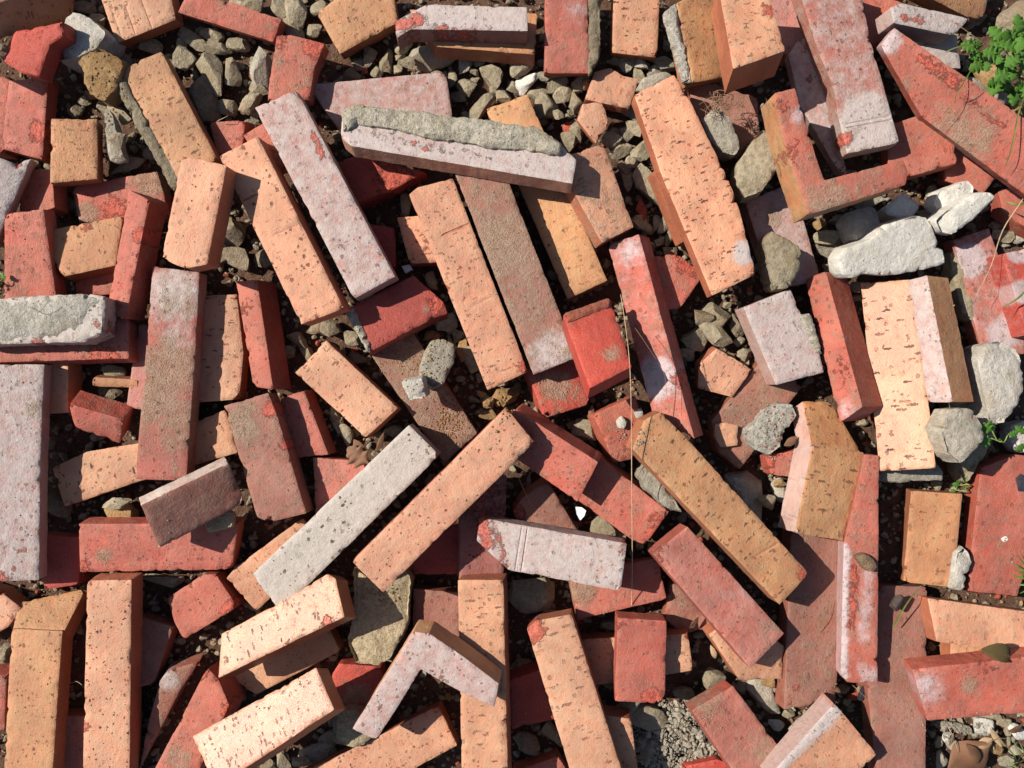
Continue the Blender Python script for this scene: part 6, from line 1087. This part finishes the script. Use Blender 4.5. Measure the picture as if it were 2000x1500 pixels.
def blade_mesh(name, path, w, thick=.25):
    """a grass blade: a folded ribbon with thickness"""
    V = []; F = []
    n = len(path)
    for i, p in enumerate(path):
        d = (path[min(i + 1, n - 1)] - path[max(0, i - 1)]).normalized()
        s = d.cross(Vector((0, 0, 1))).normalized(); u = s.cross(d)
        ww = w * (1 - (i / (n - 1)) ** 2) * min(1, .5 + i * .5) + .12
        V += [p + s * ww + u * .35 * ww, p - u * thick, p - s * ww + u * .35 * ww, p + u * thick * .4]
        if i:
            a = (i - 1) * 4; b_ = i * 4
            for k in range(4): F.append((a + k, a + (k + 1) % 4, b_ + (k + 1) % 4, b_ + k))
    F.append((0, 1, 2, 3)); F.append((n * 4 - 1, n * 4 - 2, n * 4 - 3, n * 4 - 4))
    me = bpy.data.meshes.new(name); me.from_pydata([tuple(v * MM) for v in V], [], F)
    return me

def leaf_mesh(name, outline, cup=.25, thick=.3, wave=0.0, curl=0.0):
    o2 = []
    for a, b_ in zip(outline, outline[1:]):
        o2 += [a, ((a[0] + b_[0]) / 2, (a[1] + b_[1]) / 2)]
    outline = o2 + [outline[-1]]
    """solid leaf from half an outline [(along, half width)], unit length, folded along its midrib"""
    V = []; F = []
    n = len(outline)
    for side in (0, 1):
        for (t, w) in outline:
            z = cup * w * (1 + .5 * sin(t * 5)) + wave * sin(t * 9 + 1) * w + curl * (t - .5) ** 2
            for s in (-1, 0, 1):
                zz = z if s else curl * (t - .5) ** 2
                V.append((t, s * w, zz + cup * .35 * sin(pi * min(1, t)) * .5 - side * thick * .02))
    def id_(side, i, k): return side * n * 3 + i * 3 + k
    for i in range(n - 1):
        for k in range(2):
            F.append((id_(0, i, k), id_(0, i + 1, k), id_(0, i + 1, k + 1), id_(0, i, k + 1)))
            F.append((id_(1, i, k), id_(1, i, k + 1), id_(1, i + 1, k + 1), id_(1, i + 1, k)))
        for k in (0, 2):
            F.append((id_(0, i, k), id_(1, i, k), id_(1, i + 1, k), id_(0, i + 1, k)))
    me = bpy.data.meshes.new(name); me.from_pydata(V, [], F)
    bm = bmesh.new(); bm.from_mesh(me); bmesh.ops.recalc_face_normals(bm, faces=bm.faces); bm.to_mesh(me); bm.free()
    for p in me.polygons: p.use_smooth = True
    return me

LOBED = [(0, .02), (.12, .10), (.2, .24), (.3, .42), (.36, .34), (.42, .26), (.5, .36), (.6, .46), (.64, .36), (.68, .24), (.76, .28), (.84, .26), (.9, .14), (.96, .10), (1, .01)]
PLAIN = [(0, .02), (.08, .10), (.2, .20), (.35, .27), (.5, .28), (.65, .25), (.8, .17), (.92, .08), (1, .01)]
lobed = leaf_mesh('leaf', LOBED); lobed.materials.append(M_LEAF)

def place_leaf(me, parent, at, size, yaw, pitch, roll, name='leaf'):
    o = bpy.data.objects.new(name, me); COL.objects.link(o); o.parent = parent
    o.location = at * MM; o.scale = (size * MM,) * 3; o.rotation_euler = (roll, pitch, yaw)
    return o

def leafy_plant(root, spots, label, cat, seed, group=None, name='leafy_plant'):
    rnd = random.Random(seed)
    e = bpy.data.objects.new(name, None); COL.objects.link(e); e.location = root * MM; e.empty_display_size = .02
    tag(e, label, cat, group)
    for (p, size, yaw, kids) in spots:
        q = p - root
        mid = q * .5 + Vector((rnd.uniform(-6, 6), rnd.uniform(-6, 6), 8))
        tube_obj('stem', [Vector((0, 0, 0)), mid, q], .9, .5, M_STEM, e)
        place_leaf(lobed, e, q, size, yaw, rnd.uniform(-.35, .1), rnd.uniform(-.4, .4))
        for k in range(kids):
            a = yaw + (1 if k % 2 else -1) * rnd.uniform(.7, 1.3)
            place_leaf(lobed, e, q - Vector((cos(yaw), sin(yaw), 0)) * size * (.05 + .12 * k), size * rnd.uniform(.6, .85), a, rnd.uniform(-.4, .15), rnd.uniform(-.5, .5))
    return e

# parsley-like weed at the right edge
leafy_plant(px(1990, 150, 20), [
    (px(1908, 98, 78), 20, 2.9, 2), (px(1922, 122, 72), 19, 3.6, 2), (px(1955, 82, 85), 20, 2.2, 2), (px(1962, 128, 70), 21, 4.0, 2), (px(1985, 104, 90), 22, 2.6, 3),
    (px(1948, 158, 60), 18, 4.3, 2), (px(1978, 170, 58), 21, 4.7, 2), (px(2005, 130, 80), 24, .8, 3), (px(1985, 68, 80), 21, 1.6, 2), (px(2010, 85, 70), 24, .3, 3),
    (px(1950, 108, 88), 19, 3.0, 2), (px(1972, 140, 80), 19, 3.7, 2), (px(2000, 165, 66), 22, 5.0, 2)],
    'bright green leafy weed with lobed leaves at the top right edge', 'plant', 3)
leafy_plant(px(1952, 858, 60), [(px(1938, 842, 78), 17, 2.7, 1), (px(1936, 856, 80), 15, 3.5, 0), (px(1968, 850, 82), 11, .4, 0)],
            'small green sprig growing between the pale stones at right', 'plant', 4)
leafy_plant(px(2004, 856, 50), [(px(2000, 848, 70), 13, 2.4, 1), (px(2000, 866, 66), 12, 3.9, 0)],
            'tiny green leaf at the right edge beside the small green sprig', 'plant', 5)
leafy_plant(px(1885, 955, 14), [(px(1874, 948, 22), 9, 2.9, 1), (px(1885, 944, 20), 8, 2.0, 0), (px(1866, 957, 16), 8, 3.6, 0)],
            'low green weed in the gap above the upright peach block', 'plant', 6)
leafy_plant(px(6, 548, 50), [(px(8, 545, 62), 7, 1.9, 1), (px(2, 556, 60), 7, 3.6, 1)], 'tiny green seedling at the left edge beside the shadowed red brick', 'plant', 7)

def blade(pts, w, label, mat=None, cat='grass', group=None):
    P = [px(*p) for p in pts]
    Q = []
    for i in range(len(P) - 1):
        p0 = P[max(0, i - 1)]; p1 = P[i]; p2 = P[i + 1]; p3 = P[min(len(P) - 1, i + 2)]
        for k in range(5):
            t = k / 5
            Q.append(.5 * ((2 * p1) + (p2 - p0) * t + (2 * p0 - 5 * p1 + 4 * p2 - p3) * t * t + (3 * p1 - p0 - 3 * p2 + p3) * t ** 3))
    Q.append(P[-1])
    me = blade_mesh('grass_blade', Q, w * .75)
    return tag(link('wild_grass', me, mat or M_GRASS), label, cat, group)
blade([(1900, 130, 78), (1880, 165, 95), (1868, 182, 98), (1862, 205, 92), (1830, 245, 85)], .8, 'thin branching grass stalk drooping over the long weathered red brick')
blade([(1868, 180, 98), (1905, 168, 98), (1945, 135, 92)], .5, 'thin brown grass stalk crossing the weathered red brick near the leafy weed', M_ROOT)
blade([(1915, 85, 86), (1870, 92, 96), (1838, 106, 92)], .9, 'green grass blade pointing left from the leafy weed onto the lilac wedge')
blade([(1920, 85, 95), (1880, 55, 104), (1850, 38, 106)], .5, 'thin dark stalk leaning across the white wedge at top right', M_ROOT)
blade([(2010, 170, 60), (1992, 210, 90), (1975, 290, 95), (1962, 330, 85)], 1.3, 'yellow-green grass blade hanging over the right end of the weathered red brick')
blade([(2010, 395, 60), (1985, 400, 62), (1960, 392, 56)], 2.0, 'olive grass blade lying on the bright red piece at the right edge')
blade([(1998, 388, 70), (1958, 450, 66), (1935, 520, 62), (1905, 580, 60)], .7, 'reddish dry stalk lying across the long red brick at the right edge', M_DRY)
blade([(2012, 560, 70), (1985, 585, 66), (1955, 602, 64)], 1.6, 'green grass blade pointing in at the right edge over the red bricks')
blade([(1744, 1226, 44), (1770, 1180, 52), (1800, 1142, 50)], 1.2, 'green grass blade lying on the long dusty red brick below the upright block')
blade([(1598, 1236, 36), (1610, 1205, 42), (1622, 1172, 36)], .5, 'thin dry grass blade on the flat dusty brown brick', M_GRASS)
def tuft(root, tips, w, label, mat):
    e = bpy.data.objects.new('grass_tuft', None); COL.objects.link(e); e.location = root * MM; e.empty_display_size = .02
    tag(e, label, 'grass')
    for k, tip in enumerate(tips):
        q = tip - root; m = q * .55 + Vector((0, 0, 10 + k % 3 * 4))
        pts = [Vector((k % 3 - 1, k % 2, 0)).lerp(m, s / 4) for s in range(4)] + [m.lerp(q, s / 4) for s in range(5)]
        link('blade', blade_mesh('blade', pts, w), mat, e)
tuft(px(2008, 1130, 6), [px(x, y, z) for x, y, z in ((1985, 1082, 40), (1978, 1100, 34), (1994, 1075, 46), (1974, 1122, 30), (1982, 1142, 24), (2000, 1090, 40), (1990, 1160, 20), (1980, 1112, 44))], 1.6,
     'green grass tuft at the right edge beside the flat dusty red brick', M_LEAF)
tuft(px(1985, 1492, 5), [px(x, y, z) for x, y, z in ((1960, 1450, 26), (1975, 1440, 30), (1990, 1448, 34), (2005, 1460, 24), (1950, 1475, 20), (1968, 1490, 18))], 1.2,
     'green grass tuft among the pebbles in the bottom right corner', M_GRASS)

def straw(pts, r0, r1, label, mat, cat='straw', name='straw'):
    o = tube_obj(name, [px(*p) for p in pts], r0 * .75, r1 * .75, mat)
    return tag(o, label, cat)
straw([(1234, 1182, 36), (1235, 1080, 72), (1234, 950, 100), (1233, 800, 118), (1229, 700, 128), (1218, 610, 128), (1212, 575, 122)], .75, .45, 'long upright dry straw in the middle, casting a thin shadow', M_DRY)
straw([(1240, 640, 90), (1262, 672, 96), (1296, 728, 94), (1302, 770, 92), (1308, 806, 88)], .35, .25, 'thin bent dark line along the red and white brick turned on edge', M_ROOT, 'stalk', 'stalk')  # thin dark tube following a bent line over the brick
straw([(1005, 910, 40), (1020, 950, 52), (1042, 995, 34)], .4, .3, 'fine dry stalk standing on the triangular brown-red brick tip', M_DRY, 'stalk', 'stalk')
straw([(425, 236, 40), (436, 231, 46), (446, 226, 44)], .5, .4, 'small forked twig on the shaded red brick at upper left', M_DRY, 'twig', 'twig')
straw([(128, 1333, 26), (140, 1334, 30), (150, 1331, 34), (160, 1338, 40)], .5, .3, 'pale curled fibre in the gap between the two upright bricks at bottom left', M_DRY, 'fibre', 'fibre')
straw([(60, 600, 84), (75, 610, 93), (92, 592, 96)], .5, .3, 'thin stalk on the rough mortar-covered brick at the left edge', M_ROOT, 'stalk', 'stalk')

# dry root ball on the grey mortar stone
rb = bpy.data.objects.new('root_ball', None); COL.objects.link(rb); rb.location = px(1408, 200, 70) * MM; rb.empty_display_size = .02
tag(rb, 'tangled dry root ball on top of the grey mortar stone at upper right', 'roots')
rr = random.Random(8)
for k in range(34):
    c = Vector((rr.gauss(0, 5), rr.gauss(0, 5), rr.uniform(-2, 8))); pts = []
    d = Vector((rr.gauss(0, 1), rr.gauss(0, 1), rr.gauss(0, .5))).normalized()
    for s in range(5):
        pts.append(c + d * s * 4); d = (d + Vector((rr.gauss(0, .7), rr.gauss(0, .7), rr.gauss(0, .5)))).normalized()
    tube_obj('root', pts, .45, .2, M_ROOT, rb)

# leaves
def single_leaf(at, size, yaw, label, mat, outline=PLAIN, cup=.45, pitch=0, roll=0, wave=.2, wide=1.0):
    me = leaf_mesh('fallen_leaf', [(t, w * wide) for t, w in outline], cup, .18, wave, .5)
    o = link('fallen_leaf', me, mat); o.location = at * MM; o.scale = (size * MM,) * 3; o.rotation_euler = (roll, pitch, yaw)
    return tag(o, label, 'leaf')
single_leaf(px(1968, 1283, 68), 32, pi - .25, 'curled olive leaf lying on the peach brick at the right edge', M_OLIVE, wide=1.1, cup=.9, roll=.35)
single_leaf(px(1845, 1500, 14), 56, .55, 'brown dead leaf in the pebbly bottom right corner', M_BROWN, wide=1.3, cup=.2)
single_leaf(px(1935, 1440, 16), 22, 3.6, 'small yellow-brown leaf beside the white pebble at bottom right', M_DRY, wide=1.0)
single_leaf(px(1930, 1420, 14), 26, -1.0, 'narrow tan leaf among the bottom right pebbles', M_DRY, wide=.5)
single_leaf(px(692, 858, 34), 24, -.9, 'dry curled brown leaf on the salmon brick, upper piece', M_BROWN, wide=.8, cup=.8)
single_leaf(px(722, 905, 34), 30, 2.5, 'dry feathery brown leaf on the salmon brick, lower piece', M_BROWN, LOBED, cup=.7)
single_leaf(px(1152, 818, 24), 16, 1.4, 'dry leaf bit in the dark gap above the red brick corner', M_BROWN, wide=.7)
single_leaf(px(1396, 1285, 24), 16, 1.9, 'yellow seed husk beside the rounded peach brick piece', M_DRY, wide=.7, cup=.9)
single_leaf(px(1530, 870, 40), 18, .6, 'dry brown leaf bit beside the crumbly mortar lump', M_BROWN, wide=.9, cup=.6)

for li, (lx, ly, sz, ya, mt, wd, lb) in enumerate([
        (1905, 1490, 26, 2.1, M_BROWN, 1.0, 'small brown dead leaf at the very bottom of the pebbly corner'),
        (1965, 1425, 20, .4, M_BROWN, .8, 'little brown leaf scrap right of the yellow-brown one in the pebbly corner'),
        (1850, 1455, 16, 1.2, M_DRY, .6, 'tan leaf shred at the left side of the pebbly corner'),
        (1640, 1352, 15, 2.6, M_BROWN, .7, 'dark leaf scrap in the debris below the white-edged narrow red brick'),
        (1345, 1225, 16, .9, M_BROWN, .8, 'dry leaf scrap on the broken brown brick fragment'),
        (735, 880, 22, 1.2, M_BROWN, .5, 'thin dry leaf strip between the diagonal peach half brick and the grey-white brick')]):
    single_leaf(px(lx, ly, 20 + li * 3), sz, ya, lb, mt, wide=wd, cup=.6, roll=.3)
straw([(1848, 1412, 22), (1862, 1440, 26), (1872, 1470, 20)], .7, .4, 'short dry twig lying in the left part of the pebbly corner', M_DRY, 'twig', 'twig')
straw([(1925, 1455, 20), (1950, 1442, 24), (1985, 1446, 22)], .6, .3, 'short dark twig lying in the right part of the pebbly corner', M_ROOT, 'twig', 'twig')
straw([(1665, 1338, 26), (1690, 1362, 32), (1702, 1385, 26)], .7, .4, 'short dark twig in the debris below the white-edged narrow red brick', M_ROOT, 'twig', 'twig')
straw([(868, 840, 40), (895, 846, 46), (922, 858, 38)], .35, .25, 'fine pale stalk on the dirt-covered brown brick', M_DRY, 'stalk', 'stalk')
# white scrap, dark bits
def scrap(name, poly, T, mat, label, cat, z):
    P = [px(x, y, z) for x, y in poly]; c = sum(P, Vector()) / len(P)
    me = slab_mesh(name, [((p - c).x, (p - c).y) for p in P], T, 77 + len(label), bevel=.3, jit=.2, relief=.3, chips=0, step=2, grid=2.5, corner=.6)
    o = link(name, me, mat); o.location = c * MM
    return tag(o, label, cat)
o = scrap('foil_scrap', [(1124, 990), (1137, 990), (1145, 997), (1141, 1008), (1132, 1018), (1126, 1006)], 1.0, M_FOIL, 'white scrap of foil between the salmon bricks in the centre', 'foil scrap', 30)
o.rotation_euler = (.25, -.3, 0)
scrap('foil_scrap', [(784, 520), (800, 516), (806, 526), (792, 534)], 1.0, M_FOIL, 'small bluish white scrap in the shadow left of the long centre peach brick', 'foil scrap', 14)
def bumpy(o):
    return o
def lump(at, r, label, cat, mat, seed, name):
    me = rock_mesh(name, seed); 
    for v in me.vertices: v.co = Vector((v.co.x * r[0], v.co.y * r[1], v.co.z * r[2])) * MM
    o = link(name, me, mat); o.location = at * MM
    return tag(o, label, cat)
lump(px(1994, 940, 30), (7, 10, 6), 'dark glossy bead on the flat red brick at the right edge', 'bead', M_GLASS, 61, 'bead')
lump(px(1752, 1178, 44), (8, 9, 6), 'dark crumbly debris clump on the long dusty red brick', 'debris', M_DEBRIS, 62, 'debris_clump')
lump(px(1685, 1352, 24), (6, 9, 5), 'dark glossy bit at the foot of the white-edged narrow red brick', 'debris', M_GLASS, 63, 'debris_clump')
